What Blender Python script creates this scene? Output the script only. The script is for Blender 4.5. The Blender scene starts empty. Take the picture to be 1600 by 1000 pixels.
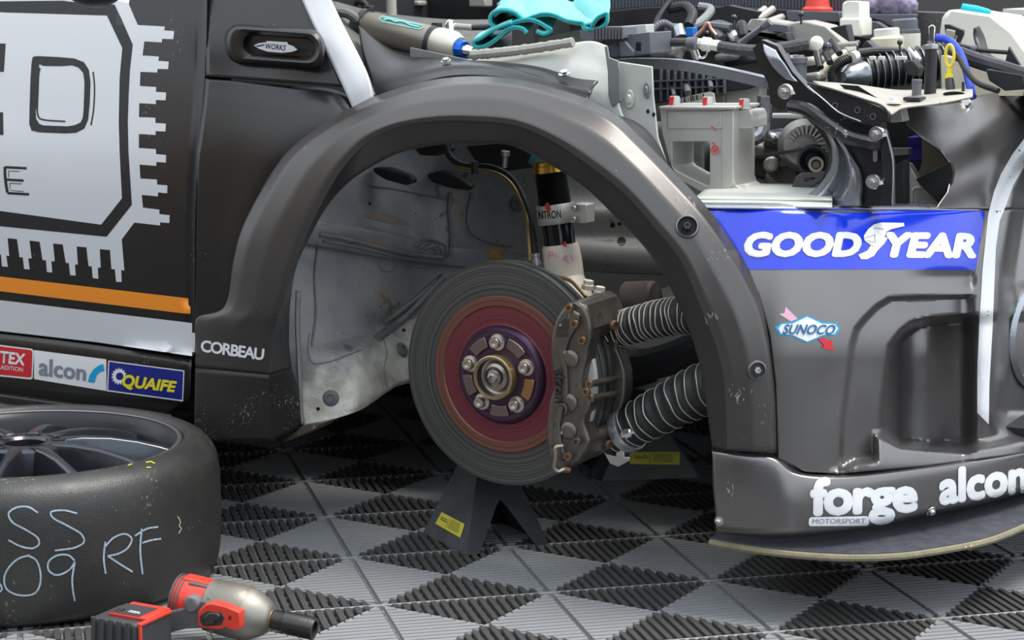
import bpy, bmesh, math, random
import numpy as np
from mathutils import Vector, Matrix, noise
from mathutils.geometry import tessellate_polygon
from mathutils.bvhtree import BVHTree
random.seed(7)
scn = bpy.context.scene
COL = scn.collection
# ------------------------------------------------------------------ camera
FPX, PITCH, CAMH = 3172.0, 0.1656, 0.8785
cam_d = bpy.data.cameras.new('camera'); cam_o = bpy.data.objects.new('camera', cam_d); COL.objects.link(cam_o)
cam_o.location = (0, 0, CAMH); cam_o.rotation_euler = (math.pi/2 - PITCH, 0, 0)
cam_d.sensor_width = 36; cam_d.lens = FPX/1600*36; cam_d.clip_start = .05; cam_d.clip_end = 300
cam_d.dof.use_dof = True; cam_d.dof.focus_distance = 3.0; cam_d.dof.aperture_fstop = 9.0
scn.camera = cam_o
# ------------------------------------------------------------------ world, sun, exposure
wd = bpy.data.worlds.new('world'); scn.world = wd; wd.use_nodes = True
nt = wd.node_tree; nt.nodes.clear()
wo = nt.nodes.new('ShaderNodeOutputWorld'); bg = nt.nodes.new('ShaderNodeBackground')
bg.inputs[0].default_value = (.84, .92, 1, 1); bg.inputs[1].default_value = 1.35
nt.links.new(bg.outputs[0], wo.inputs[0])
sun_d = bpy.data.lights.new('sun', 'SUN'); sun_d.energy = 2.6; sun_d.angle = math.radians(24); sun_d.color = (1, .95, .88)
sun = bpy.data.objects.new('sun', sun_d); COL.objects.link(sun)
sun.rotation_euler = Vector((-.34, .06, -.94)).to_track_quat('-Z', 'Y').to_euler()
scn.view_settings.view_transform = 'Standard'; scn.view_settings.look = 'None'
scn.view_settings.exposure = 0.42; scn.view_settings.gamma = 1; scn.view_settings.use_curve_mapping = False
# ------------------------------------------------------------------ frames
CAM = np.array([0, 0, CAMH]); CP, SP = math.cos(PITCH), math.sin(PITCH)
YAW = math.radians(28)
U = np.array([math.cos(YAW), -math.sin(YAW), 0.]); V = np.array([-math.sin(YAW), -math.cos(YAW), 0.]); ZZ = np.array([0, 0, 1.])
def ray(x, y):
    a = (x-800)/FPX; b = -(y-500)/FPX
    return np.array([a, CP+b*SP, -SP+b*CP])
O = CAM + 2.98*ray(775, 587); O[2] = 0
def W(u, v, z): return O + U*u + V*v + ZZ*z
def Pv(x, y, v):
    r = ray(x, y); return CAM + r*(((O-CAM)@V+v)/(r@V))
def Pz(x, y, z):
    r = ray(x, y); return CAM + r*((z-CAMH)/r[2])
def depth(p): d = np.asarray(p)-CAM; return d @ np.array([0, CP, -SP])
def px(p, n): return n*depth(p)/FPX            # n photo pixels at that distance, in metres
def crom(pts, n):
    pts = np.asarray(pts, float)
    if len(pts) == 1: return np.repeat(pts, n, 0)
    if len(pts) == 2:
        t = np.linspace(0, 1, n)[:, None]; return pts[0]*(1-t)+pts[1]*t
    d = np.r_[0, np.cumsum(np.sqrt(np.linalg.norm(np.diff(pts, axis=0), axis=1))+1e-9)]
    return crom_p(pts, d, n)
def crom_p(pts, d, n):
    ts = np.linspace(d[0], d[-1], n); out = []
    for t in ts:
        i = min(max(np.searchsorted(d, t, side='right')-1, 0), len(d)-2)
        h = d[i+1]-d[i]; s = (t-d[i])/h
        def tan(k):
            if k == 0: return (pts[1]-pts[0])/(d[1]-d[0])
            if k == len(d)-1: return (pts[-1]-pts[-2])/(d[-1]-d[-2])
            a = (pts[k]-pts[k-1])/(d[k]-d[k-1]); b = (pts[k+1]-pts[k])/(d[k+1]-d[k])
            ha = d[k+1]-d[k]; hb = d[k]-d[k-1]
            return (a*ha+b*hb)/(ha+hb)
        m0, m1 = tan(i)*h, tan(i+1)*h
        out.append((2*s**3-3*s*s+1)*pts[i]+(s**3-2*s*s+s)*m0+(-2*s**3+3*s*s)*pts[i+1]+(s**3-s*s)*m1)
    return np.array(out)
# plan curve of the bumper corner (u, v)
BC = crom([(.18, .018), (.30, .018), (.36, .015), (.41, .008), (.46, -.016), (.52, -.08), (.585, -.20), (.646, -.33), (.69, -.46), (.72, -.62), (.73, -.85)], 120)
BN = np.gradient(BC, axis=0); BN = np.stack([-BN[:, 1], BN[:, 0]], 1); BN /= np.linalg.norm(BN, axis=1)[:, None]
def Pb(x, y, off):
    r = ray(x, y); c = BC+BN*off
    ou, ov = (CAM-O)@U, (CAM-O)@V; du, dv = r@U, r@V
    A = c[:-1]; D = c[1:]-c[:-1]
    den = du*D[:, 1]-dv*D[:, 0]
    wx, wy = A[:, 0]-ou, A[:, 1]-ov
    t = (wx*D[:, 1]-wy*D[:, 0])/den; s = (wx*dv-wy*du)/den
    ok = (s >= -1e-6) & (s <= 1+1e-6) & (t > 0)
    if not ok.any(): return Pv(x, y, off)
    return CAM+r*t[ok].min()
def pt(c):
    if len(c) == 4: return Pb(c[0], c[1], c[2])
    return Pv(c[0], c[1], c[2])
# ------------------------------------------------------------------ materials
MATS = {}
def mat(name, base, rough=.5, metal=0., bump=0., bscale=60., var=None, vscale=8., vamt=.5, spec=.5, coat=0., emis=None, trans=0, rvar=0, alpha=None):
    if name in MATS: return MATS[name]
    m = bpy.data.materials.new(name); MATS[name] = m; m.use_nodes = True
    n = m.node_tree; b = n.nodes['Principled BSDF']
    b.inputs['Base Color'].default_value = (*base, 1); b.inputs['Roughness'].default_value = rough
    b.inputs['Metallic'].default_value = metal; b.inputs['Specular IOR Level'].default_value = spec
    if coat: b.inputs['Coat Weight'].default_value = coat; b.inputs['Coat Roughness'].default_value = .08
    if trans: b.inputs['Transmission Weight'].default_value = trans
    tc = n.nodes.new('ShaderNodeTexCoord')
    def nz(scale, det=6, rgh=.6):
        x = n.nodes.new('ShaderNodeTexNoise'); x.inputs['Scale'].default_value = scale; x.inputs['Detail'].default_value = det; x.inputs['Roughness'].default_value = rgh
        n.links.new(tc.outputs['Object'], x.inputs['Vector']); return x
    if var is not None:
        x = nz(vscale); rp = n.nodes.new('ShaderNodeValToRGB'); rp.color_ramp.elements[0].position = .5-.16; rp.color_ramp.elements[1].position = .5+.16
        rp.color_ramp.elements[0].color = (*base, 1); rp.color_ramp.elements[1].color = (*[base[i]*(1-vamt)+var[i]*vamt for i in range(3)], 1)
        n.links.new(x.outputs['Fac'], rp.inputs[0]); n.links.new(rp.outputs[0], b.inputs['Base Color'])
    if rvar:
        x = nz(vscale*2.3); mr = n.nodes.new('ShaderNodeMapRange'); mr.inputs['From Min'].default_value = .3; mr.inputs['From Max'].default_value = .7
        mr.inputs['To Min'].default_value = rough-rvar; mr.inputs['To Max'].default_value = rough+rvar
        n.links.new(x.outputs['Fac'], mr.inputs[0]); n.links.new(mr.outputs[0], b.inputs['Roughness'])
    if bump:
        x = nz(bscale, 4); bp = n.nodes.new('ShaderNodeBump'); bp.inputs['Strength'].default_value = bump; bp.inputs['Distance'].default_value = .002
        n.links.new(x.outputs['Fac'], bp.inputs['Height']); n.links.new(bp.outputs[0], b.inputs['Normal'])
    return m
def speckle(m, col, scale=220., thr=.68, amt=1., big=18., rough=None):
    """dust / chips with a shape of their own laid over a material"""
    n = m.node_tree; b = n.nodes['Principled BSDF']; tc = n.nodes.new('ShaderNodeTexCoord')
    a = n.nodes.new('ShaderNodeTexNoise'); a.inputs['Scale'].default_value = scale; a.inputs['Detail'].default_value = 3
    c = n.nodes.new('ShaderNodeTexNoise'); c.inputs['Scale'].default_value = big; c.inputs['Detail'].default_value = 5
    n.links.new(tc.outputs['Object'], a.inputs['Vector']); n.links.new(tc.outputs['Object'], c.inputs['Vector'])
    mu = n.nodes.new('ShaderNodeMath'); mu.operation = 'MULTIPLY'; n.links.new(a.outputs[0], mu.inputs[0]); n.links.new(c.outputs[0], mu.inputs[1])
    r = n.nodes.new('ShaderNodeMapRange'); r.inputs['From Min'].default_value = thr*.52; r.inputs['From Max'].default_value = thr*.52+.03; r.inputs['To Max'].default_value = amt
    n.links.new(mu.outputs[0], r.inputs[0])
    mx = n.nodes.new('ShaderNodeMix'); mx.data_type = 'RGBA'; n.links.new(r.outputs[0], mx.inputs['Factor'])
    bi = b.inputs['Base Color']
    if bi.is_linked: n.links.new(bi.links[0].from_socket, mx.inputs[6])
    else: mx.inputs[6].default_value = bi.default_value
    mx.inputs[7].default_value = (*col, 1); n.links.new(mx.outputs[2], bi)
    return m
PAINT = speckle(mat('satin_wrap', (.010, .0092, .009), .30, 0, bump=.05, bscale=900, rvar=.04, vscale=6, spec=.6), (.25, .25, .26), 260, .80, .6, 9)
GREY = speckle(mat('satin_gunmetal', (.20, .191, .188), .31, .82, bump=.04, bscale=700, rvar=.06, vscale=5), (.3, .3, .32), 240, .83, .5, 8)
FLARE = speckle(mat('satin_flare', (.095, .089, .086), .33, .65, bump=.04, bscale=700, rvar=.05, vscale=5), (.3, .3, .32), 240, .80, .5, 8)
SEAM = mat('seam_black', (.004, .004, .004), .9)
BLACK = mat('black_plastic', (.02, .02, .022), .42, rvar=.1)
RUB = mat('black_rubber', (.018, .018, .019), .6)
DARK = mat('dark_underbody', (.012, .012, .013), .8)
STEEL = mat('bare_steel', (.5, .5, .5), .35, .9, rvar=.1)
CHROME = mat('bright_zinc', (.8, .8, .82), .15, 1)
ALU = mat('machined_aluminium', (.64, .63, .60), .45, .55, bump=.03, bscale=400, var=(.54, .53, .5), vscale=14)
WHITE = mat('white_vinyl', (.60, .61, .63), .35)
DBLACK = mat('black_vinyl', (.008, .009, .012), .45)
CREAM = mat('cream_paint', (.72, .66, .58), .5, 0, bump=.1, bscale=80, var=(.62, .52, .42), vscale=20)
RED = mat('red_paint_mark', (.7, .03, .03), .5)
# ------------------------------------------------------------------ objects
WM = {}
def link(o, parent=None, M=None):
    COL.objects.link(o); M = M or Matrix.Identity(4)
    if parent is not None:
        o.parent = parent; o.matrix_basis = WM[parent.name].inverted() @ M
    else: o.matrix_basis = M
    WM[o.name] = M
    return o
def thing(name, label, cat, loc, group=None):
    o = bpy.data.objects.new(name, None); o.empty_display_size = .05
    link(o, None, Matrix.Translation(Vector(loc))); o['label'] = label; o['category'] = cat
    if group: o['group'] = group
    return o
def frame(o, x, y=None, z=None):
    """matrix with local z along z (or x along x)"""
    o = Vector(o)
    if z is not None:
        z = Vector(z).normalized(); y0 = Vector(y) if y is not None else (Vector((0, 0, 1)) if abs(z.z) < .9 else Vector((0, 1, 0)))
        x_ = y0.cross(z).normalized(); y_ = z.cross(x_)
        return Matrix((( x_.x, y_.x, z.x, o.x), (x_.y, y_.y, z.y, o.y), (x_.z, y_.z, z.z, o.z), (0, 0, 0, 1)))
CARM = Matrix(((U[0], V[0], 0, 0), (U[1], V[1], 0, 0), (0, 0, 1, 0), (0, 0, 0, 1)))   # local x = u, y = v (mirrored handedness fixed below)
CARM = Matrix(((U[0], -V[0], 0, 0), (U[1], -V[1], 0, 0), (0, 0, 1, 0), (0, 0, 0, 1)))  # local x forward, y inboard, z up
def at(p): return Matrix.Translation(Vector(p)) @ CARM
class MB:
    def __init__(s): s.v = []; s.f = []
    def add(s, vs, fs, M=None):
        k = len(s.v); vs = [Vector(a) for a in vs]
        if M is not None: vs = [M @ a for a in vs]
        s.v += vs; s.f += [[i+k for i in f] for f in fs]; return s
    def box(s, c, d, M=None, tap=1):
        x, y, z = [a/2 for a in d]; c = Vector(c); q = []
        for sz in (-1, 1):
            t = tap if sz > 0 else 1
            q += [c+Vector((-x*t, -y*t, z*sz)), c+Vector((x*t, -y*t, z*sz)), c+Vector((x*t, y*t, z*sz)), c+Vector((-x*t, y*t, z*sz))]
        return s.add(q, [(3, 2, 1, 0), (4, 5, 6, 7), (0, 1, 5, 4), (1, 2, 6, 5), (2, 3, 7, 6), (3, 0, 4, 7)], M)
    def lathe(s, prof, n=32, M=None, caps=True, a0=0, a1=2*math.pi):
        full = abs(a1-a0-2*math.pi) < 1e-6; m = n if full else n+1; vs = []
        for r, z in prof:
            for i in range(m):
                a = a0+(a1-a0)*i/n; vs.append((r*math.cos(a), r*math.sin(a), z))
        fs = []
        for j in range(len(prof)-1):
            for i in range(n):
                k = (i+1) % m; fs.append((j*m+i, j*m+k, (j+1)*m+k, (j+1)*m+i))
        if caps and full:
            if prof[0][0] > 1e-6: fs.append(tuple(range(m))[::-1])
            if prof[-1][0] > 1e-6: fs.append(tuple((len(prof)-1)*m+i for i in range(m)))
        return s.add(vs, fs, M)
    def cyl(s, r, h, n=24, M=None, z0=0): return s.lathe([(r, z0), (r, z0+h)], n, M)
    def sphere(s, r, M=None, n=16, sc=(1, 1, 1)):
        S = Matrix.Diagonal((*sc, 1)); k = n//2
        return s.lathe([(r*math.sin(math.pi*i/k)+1e-7, -r*math.cos(math.pi*i/k)) for i in range(k+1)], n, (M or Matrix.Identity(4)) @ S, caps=False)
    def tube(s, path, r, n=10, caps=True, sm=0):
        p = np.asarray([np.asarray(q, float) for q in path])
        if sm: p = crom(p, sm)
        rr = np.full(len(p), r) if np.isscalar(r) else (np.interp(np.linspace(0, 1, len(p)), np.linspace(0, 1, len(r)), r))
        T = np.gradient(p, axis=0); T /= np.linalg.norm(T, axis=1)[:, None]+1e-12
        up = np.array([0, 0, 1.]) if abs(T[0][2]) < .9 else np.array([1., 0, 0]); N = np.cross(T[0], up); N /= np.linalg.norm(N); vs = []
        for i in range(len(p)):
            N = N-T[i]*(N@T[i]); N /= np.linalg.norm(N); B = np.cross(T[i], N)
            for k in range(n):
                a = 2*math.pi*k/n; vs.append(p[i]+rr[i]*(math.cos(a)*N+math.sin(a)*B))
        fs = [(i*n+k, (i+1)*n+k, (i+1)*n+(k+1) % n, i*n+(k+1) % n) for i in range(len(p)-1) for k in range(n)]
        if caps: fs += [tuple(range(n)), tuple((len(p)-1)*n+k for k in range(n))[::-1]]
        return s.add(vs, fs)
    def prism(s, poly, h, M=None, holes=(), z0=0):
        """2D outline extruded from z0 to z0+h in local z"""
        loops = [list(poly)]+[list(q) for q in holes]; flat = [p for l in loops for p in l]; n = len(flat)
        tris = tessellate_polygon([[Vector((a, b, 0)) for a, b in l] for l in loops])
        vs = [(a, b, z0) for a, b in flat]+[(a, b, z0+h) for a, b in flat]; fs = []
        for t in tris:
            a, b, c = [Vector((*flat[i], 0)) for i in t]
            up = (b-a).cross(c-a).z > 0; t = tuple(t) if up else tuple(t)[::-1]
            fs.append(tuple(i+n for i in t)); fs.append(t[::-1])
        k = 0
        for l in loops:
            m = len(l)
            for i in range(m): fs.append((k+i, k+(i+1) % m, n+k+(i+1) % m, n+k+i))
            k += m
        return s.add(vs, fs, M)
    def plate(s, poly, v, t, holes=(), vd=None):
        """outline in photo pixels, stood up in the car's side plane at depth v, t thick inboard"""
        n = lambda q: [tuple(Pv(a, b, v)) for a, b in q]
        M = at(W(0, v, 0)); Mi = M.inverted()
        loc = lambda q: [((Mi @ Vector(w)).x, (Mi @ Vector(w)).z) for w in n(q)]
        R = Matrix(((1, 0, 0, 0), (0, 0, -1, 0), (0, 1, 0, 0), (0, 0, 0, 1)))    # prism z -> outboard
        return s.prism(loc(poly), t, M @ R, [loc(h) for h in holes], z0=-t)
    def build(s, name, m, parent=None, bevel=0, seg=2, angle=35, label=None, solid=0, M=None, subd=0, fix=True, ang_bev=40):
        me = bpy.data.meshes.new(name)
        c = Vector((0, 0, 0))
        if s.v:
            xs = np.array([tuple(a) for a in s.v]); c = Vector((xs.min(0)+xs.max(0))/2)
        if M is None: M = Matrix.Translation(c); vs = [a-c for a in s.v]
        else: vs = s.v
        me.from_pydata([tuple(a) for a in vs], [], s.f)
        if fix:
            b = bmesh.new(); b.from_mesh(me); bmesh.ops.recalc_face_normals(b, faces=b.faces); b.to_mesh(me); b.free()
        me.materials.append(m); me.update()
        for p in me.polygons: p.use_smooth = True
        me.set_sharp_from_angle(angle=math.radians(angle))
        o = bpy.data.objects.new(name, me); link(o, parent, M)
        if solid:
            q = o.modifiers.new('solid', 'SOLIDIFY'); q.thickness = solid; q.offset = -1
        if subd: q = o.modifiers.new('sub', 'SUBSURF'); q.levels = q.render_levels = subd
        if bevel:
            q = o.modifiers.new('bevel', 'BEVEL'); q.width = bevel; q.segments = seg; q.limit_method = 'ANGLE'; q.angle_limit = math.radians(ang_bev); q.harden_normals = False
        if label: o['label'] = label
        return o
def copy_obj(o, parent, M):
    c = o.copy(); return link(c, parent, M)
SURF = {}
def orient(vs, fs):
    """flip so that faces look at the camera side"""
    s = 0
    for f in fs[::max(1, len(fs)//60)]:
        a, b, c = [np.array(vs[i]) for i in f[:3]]
        s += np.cross(b-a, c-a) @ (CAM-a)
    return fs if s > 0 else [tuple(f)[::-1] for f in fs]
def grid_build(name, P, m, parent, solid=.003, label=None, surf=None, angle=60, relief=None):
    nv, nu = P.shape[:2]; vs = P.reshape(-1, 3).tolist()
    fs = [(j*nu+i, j*nu+i+1, (j+1)*nu+i+1, (j+1)*nu+i) for j in range(nv-1) for i in range(nu-1)]
    fs = orient(vs, fs); mb = MB(); mb.add(vs, fs)
    if surf: SURF[surf] = BVHTree.FromPolygons([Vector(a) for a in vs], fs)
    return mb.build(name, m, parent, solid=solid, label=label, angle=angle, fix=False)
def loft(name, rows, m, parent, nu=40, nv=12, solid=.003, label=None, surf=None, angle=60, linear=False):
    R = [crom([pt(c) for c in r], nu) for r in rows]; R = np.array(R)
    if linear:
        seg = max(1, nv//(len(R)-1)); P = [R[0]]
        for a, b in zip(R[:-1], R[1:]):
            for k in range(1, seg+1): P.append(a+(b-a)*k/seg)
        P = np.array(P)
    else: P = np.stack([crom_p(R[:, i], np.arange(len(R), dtype=float), nv) for i in range(nu)], 1)
    return grid_build(name, P, m, parent, solid, label, surf, angle)
# ---- flat print laid on a surface: 2D shapes in photo pixels, dropped on to the panel and 0.3 mm proud
def poly2d(poly, holes=()):
    loops = [list(poly)]+[list(h) for h in holes]; flat = [p for l in loops for p in l]
    return flat, [tuple(t) for t in tessellate_polygon([[Vector((a, b, 0)) for a, b in l] for l in loops])]
def stroke2d(path, w, sm=0, close=False):
    p = np.asarray(path, float)
    if sm: p = crom(p, sm)
    if close: p = np.vstack([p, p[:1]])
    T = np.gradient(p, axis=0); T /= np.linalg.norm(T, axis=1)[:, None]+1e-9; N = np.stack([-T[:, 1], T[:, 0]], 1)*w/2
    vs = []; 
    for a, b in zip(p, N): vs += [tuple(a+b), tuple(a-b)]
    return vs, [(2*i, 2*i+1, 2*i+3, 2*i+2) for i in range(len(p)-1)]
def circle2d(cx, cy, r, ry=None, n=24, rot=0):
    ry = ry or r
    return [(cx+r*math.cos(a)*math.cos(rot)-ry*math.sin(a)*math.sin(rot), cy+r*math.cos(a)*math.sin(rot)+ry*math.sin(a)*math.cos(rot)) for a in [2*math.pi*i/n for i in range(n)]]
def textL(*a, **k): return text2d(*a, layers=True, **k)
def text2d(body, quad, bold=.0, shear=0., space=1.0, layers=False):
    """letters squeezed into the quad (bottom-left, bottom-right, top-right, top-left), photo pixels"""
    c = bpy.data.curves.new('t', 'FONT'); c.body = body;  c.shear = shear; c.space_character = space; c.resolution_u = 3; c.fill_mode = 'FRONT'
    o = bpy.data.objects.new('t', c); me = bpy.data.meshes.new_from_object(o)
    co = np.array([v.co[:2] for v in me.vertices]); fs = [tuple(p.vertices) for p in me.polygons]
    bpy.data.objects.remove(o); bpy.data.curves.remove(c); bpy.data.meshes.remove(me)
    n1 = len(co)
    if bold > .0:
        n0 = len(co); cs, ff = [co], list(fs)
        for r in ([bold] if bold < .035 else [bold, bold*.5]):
            for k in range(8):
                a = 2*math.pi*k/8; cs.append(co+np.array([math.cos(a), math.sin(a)])*r); ff += [tuple(i+n0*(len(cs)-1) for i in f) for f in fs]
        co = np.vstack(cs); fs = ff
    lo, hi = co.min(0), co.max(0); s = (co-lo)/(hi-lo); q = [np.array(a, float) for a in quad]
    P = [(1-a)*(1-b)*q[0]+a*(1-b)*q[1]+a*b*q[2]+(1-a)*b*q[3] for a, b in s]
    if layers: return [(*a, i//n1) for i, a in enumerate(P)], fs
    return [tuple(a) for a in P], fs
def merge2d(*sh):
    vs, fs = [], []
    for a, b in sh: k = len(vs); vs += list(a); fs += [tuple(i+k for i in f) for f in b]
    return vs, fs
def decal(name, shape, surfs, m, parent, lift=.0004, cut=16, label=None, vfall=None):
    vs, fs = shape; b = bmesh.new(); bv = [b.verts.new((p[0], p[1], p[2] if len(p) > 2 else 0)) for p in vs]
    for f in fs:
        try: b.faces.new([bv[i] for i in f])
        except ValueError: pass
    if cut:
        xs = [p[0] for p in vs]; ys = [p[1] for p in vs]
        for ax, lo, hi in ((0, min(xs), max(xs)), (1, min(ys), max(ys))):
            k = math.floor(lo/cut)*cut+cut
            while k < hi:
                n = (1, 0, 0) if ax == 0 else (0, 1, 0); co = (k, 0, 0) if ax == 0 else (0, k, 0)
                bmesh.ops.bisect_plane(b, geom=b.verts[:]+b.edges[:]+b.faces[:], plane_co=co, plane_no=n); k += cut
    bmesh.ops.triangulate(b, faces=[f for f in b.faces if len(f.verts) > 4]); b.verts.index_update()
    if isinstance(surfs, str): surfs = [surfs]
    out = []; last = 3.
    for v in b.verts:
        r = Vector(ray(v.co.x, v.co.y)); L = r.length; best = None
        for sname in surfs:
            h = SURF[sname].ray_cast(Vector(CAM), r)
            if h[0] is not None and (best is None or h[3] < best): best = h[3]
        if best is None: best = last*L
        last = best/L; r.normalize(); out.append(Vector(CAM)+r*(best-lift-v.co.z*.00003))
    F = [tuple(v.index for v in f.verts) for f in b.faces]; b.free()
    F = [f if ((out[f[1]]-out[f[0]]).cross(out[f[2]]-out[f[0]])).dot(Vector(CAM)-out[f[0]]) > 0 else f[::-1] for f in F]
    mb = MB(); mb.add(out, F); return mb.build(name, m, parent, fix=False, label=label, angle=80)
def hexbolt(m, r, h=.004, socket=True):
    """a cap screw head facing local z"""
    mb = MB(); n = 12
    if socket: mb.lathe([(r, 0), (r, h*.8), (r*.9, h), (r*.5, h), (r*.48, h*.35), (1e-6, h*.35)], n, caps=False)
    else:
        mb.lathe([(r*1.35, 0), (r*1.35, h*.3), (r*.95, h*.35)], 16, caps=False); mb.lathe([(r*.95, h*.3), (r*.95, h), (r*.8, h*1.15), (1e-6, h*1.15)], 6, caps=False)
    return mb
BOLTME = {}
def bolt(p, axis, rpx, m, parent, name='bolt', socket=True, h=None, label=None):
    r = px(p, rpx); key = (m.name, socket, name)
    M = frame(p, None, z=axis) @ Matrix.Diagonal((r, r, r, 1))
    if key not in BOLTME:
        o = hexbolt(m, 1, h or .8, socket).build(name, m, parent, M=M); BOLTME[key] = o.data
    else: o = bpy.data.objects.new(name, BOLTME[key]); link(o, parent, M)
    if label: o['label'] = label
    return o
# ------------------------------------------------------------------ floor: ribbed interlocking tiles
FY, FOX, FOY, TS = .2448, -.1886, 2.794, .25
floor = bpy.data.objects.new('floor', None); link(floor); floor['kind'] = 'structure'
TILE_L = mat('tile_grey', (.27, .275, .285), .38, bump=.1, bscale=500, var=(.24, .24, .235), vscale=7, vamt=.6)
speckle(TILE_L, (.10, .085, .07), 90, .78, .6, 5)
TILE_D = mat('tile_dark_ribs', (.065, .062, .058), .5, bump=.1, bscale=500, var=(.05, .05, .05), vscale=7, vamt=.6)  # ribs running in y get a darker colour for contrast
def tile_mesh():
    mb = MB(); s = TS; n = 18; p = s/n; rw = p*.56; dark = []
    def rib(a, b, w, h0, h1, ang=None):
        a = Vector((*a, 0)); b = Vector((*b, 0)); d = (b-a); L = d.length
        if L < p*.4: return
        d.normalize(); q = Vector((-d.y, d.x, 0)); vs = []
        prof = [(-.5, h0), (-.5, h1*.72), (-.28, h1*.96), (0, h1), (.28, h1*.96), (.5, h1*.72), (.5, h0)]
        e = w*.28
        for k, (o, dz) in enumerate(((0, .82), (e, 1), (L-e, 1), (L, .82))):
            for (x, z) in prof: vs.append(a+d*o+q*(x*w)+Vector((0, 0, (z*dz if z > h0 else z))))
        m = 7; fs = [(i*m+k, i*m+k+1, (i+1)*m+k+1, (i+1)*m+k) for i in range(3) for k in range(m-1)]
        fs += [tuple(range(m))[::-1], tuple(3*m+k for k in range(m))]; mb.add(vs, fs)
    H = .0; B = -.016
    for i in range(n):
        t = (i+.5)*p; d = min(t, s-t)
        # ribs across the seams: top and bottom triangles run in y, left and right triangles run in x
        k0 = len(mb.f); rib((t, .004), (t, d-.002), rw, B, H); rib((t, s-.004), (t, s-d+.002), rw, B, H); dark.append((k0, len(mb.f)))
        rib((.004, t), (d-.002, t), p*.80, B, H-.001); rib((s-.004, t), (s-d+.002, t), p*.80, B, H-.001)
    w = .0035
    for a, b in (((0, w/2), (s, w/2)), ((0, s-w/2), (s, s-w/2))): rib(a, b, w, B, -.002)
    for a, b in (((w/2, 0), (w/2, s)), ((s-w/2, 0), (s-w/2, s))): rib(a, b, w, B, -.008)
    rib((0, 0), (s, s), .004, B, -.003); rib((s, 0), (0, s), .004, B, -.003)
    for i in range(1, 9):       # lattice below the ribs
        t = s*i/9; rib((t, 0), (t, s), .003, B, -.009); rib((0, t), (s, t), .003, B, -.009)
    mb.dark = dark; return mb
tm = None
for j in range(-4, 22):
    for i in range(-9, 10):
        x = FOX+TS*(i*math.cos(FY)-j*math.sin(FY)); y = FOY+TS*(i*math.sin(FY)+j*math.cos(FY))
        if y < 2.0 or y > 5.6: continue
        if abs(x) > .252*y+.42: continue
        M = Matrix.Translation((x, y, 0)) @ Matrix.Rotation(FY, 4, 'Z')
        if tm is None: 
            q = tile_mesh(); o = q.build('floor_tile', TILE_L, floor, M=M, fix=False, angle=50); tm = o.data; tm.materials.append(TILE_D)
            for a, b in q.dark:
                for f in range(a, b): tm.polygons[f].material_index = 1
        else: link(bpy.data.objects.new('floor_tile', tm), floor, M)
mb = MB(); mb.box((0, 6, -.021), (60, 60, .01))
mb.build('ground', mat('paddock_asphalt', (.05, .05, .052), .85, bump=.3, bscale=60, var=(.09, .09, .09), vscale=20), None)['kind'] = 'structure'
# ------------------------------------------------------------------ the car
car = thing('race_car', 'dark satin racing car with its front wheel off, on stands', 'car', (O[0], O[1], 0))
# door
def yy(rows): return rows
loft('door_panel', [
    [(-90, -70, -.10), (120, -70, -.10), (323, -70, -.10)],
    [(-90, 60, -.055), (120, 60, -.055), (322, 60, -.055)],
    [(-90, 160, -.026), (120, 165, -.024), (317, 160, -.024)],
    [(-90, 240, -.006), (110, 255, -.004), (309, 250, -.004)],
    [(-90, 340, 0), (110, 350, .001), (304.5, 352, .001)],
    [(-90, 440, -.003), (110, 452, -.002), (304.5, 462, -.002)],
    [(-90, 508, -.010), (110, 530, -.010), (304.5, 556, -.010)]], PAINT, car, 24, 40, surf='door', label='black door with white circuit graphic')
# lower door and sill
loft('rocker_panel', [
    [(-90, 511, -.012), (110, 533, -.012), (300, 560, -.012)],
    [(-90, 530, -.006), (110, 552, -.006), (298, 578, -.006)],
    [(-90, 580, -.012), (110, 608, -.012), (294, 628, -.012)],
    [(-90, 604, -.022), (110, 632, -.022), (268, 648, -.022)],
    [(-90, 616, .004), (110, 645, .006), (268, 663, .006)],
    [(-90, 628, .010), (110, 656, .012), (290, 678, .012)],
    [(-90, 642, .000), (110, 668, .002), (300, 692, .002)],
    [(-90, 650, -.05), (110, 676, -.05), (300, 697, -.05)]], PAINT, car, 24, 50, surf='rocker', label='black sill panel below the door')
# fender behind the arch
loft('front_fender', [
    [(321, 123, -.034), (380, 127, -.036), (460, 135, -.05), (522, 140, -.07), (585, 170, -.08)],
    [(318, 160, -.022), (380, 165, -.024), (450, 172, -.03), (520, 180, -.04), (560, 215, -.05)],
    [(311, 215, -.008), (370, 220, -.009), (430, 228, -.012), (480, 240, -.02), (520, 260, -.03)],
    [(306, 262, -.002), (360, 270, -.003), (410, 280, -.004), (450, 290, -.015), (480, 310, -.02)],
    [(305, 380, 0), (340, 385, 0), (375, 385, 0), (400, 390, -.01), (420, 395, -.02)],
    [(305, 500, -.004), (330, 500, -.004), (360, 500, -.004), (385, 500, -.01), (405, 500, -.02)],
    [(305, 572, -.008), (330, 574, -.008), (360, 576, -.008), (380, 578, -.01), (400, 580, -.02)]], PAINT, car, 30, 40, surf='fender', label='black fender behind the wheel arch')
# upper corner with the vent
loft('scuttle_panel', [
    [(322, -50, -.11), (380, -50, -.11), (430, -50, -.115), (470, -50, -.12)],
    [(322, 20, -.075), (380, 22, -.075), (440, 25, -.078), (492, 30, -.09)],
    [(322, 80, -.048), (390, 84, -.05), (460, 90, -.054), (520, 96, -.07)],
    [(322, 119, -.034), (390, 124, -.036), (460, 130, -.045), (537, 136, -.065)]], PAINT, car, 30, 24, surf='scuttle')
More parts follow.
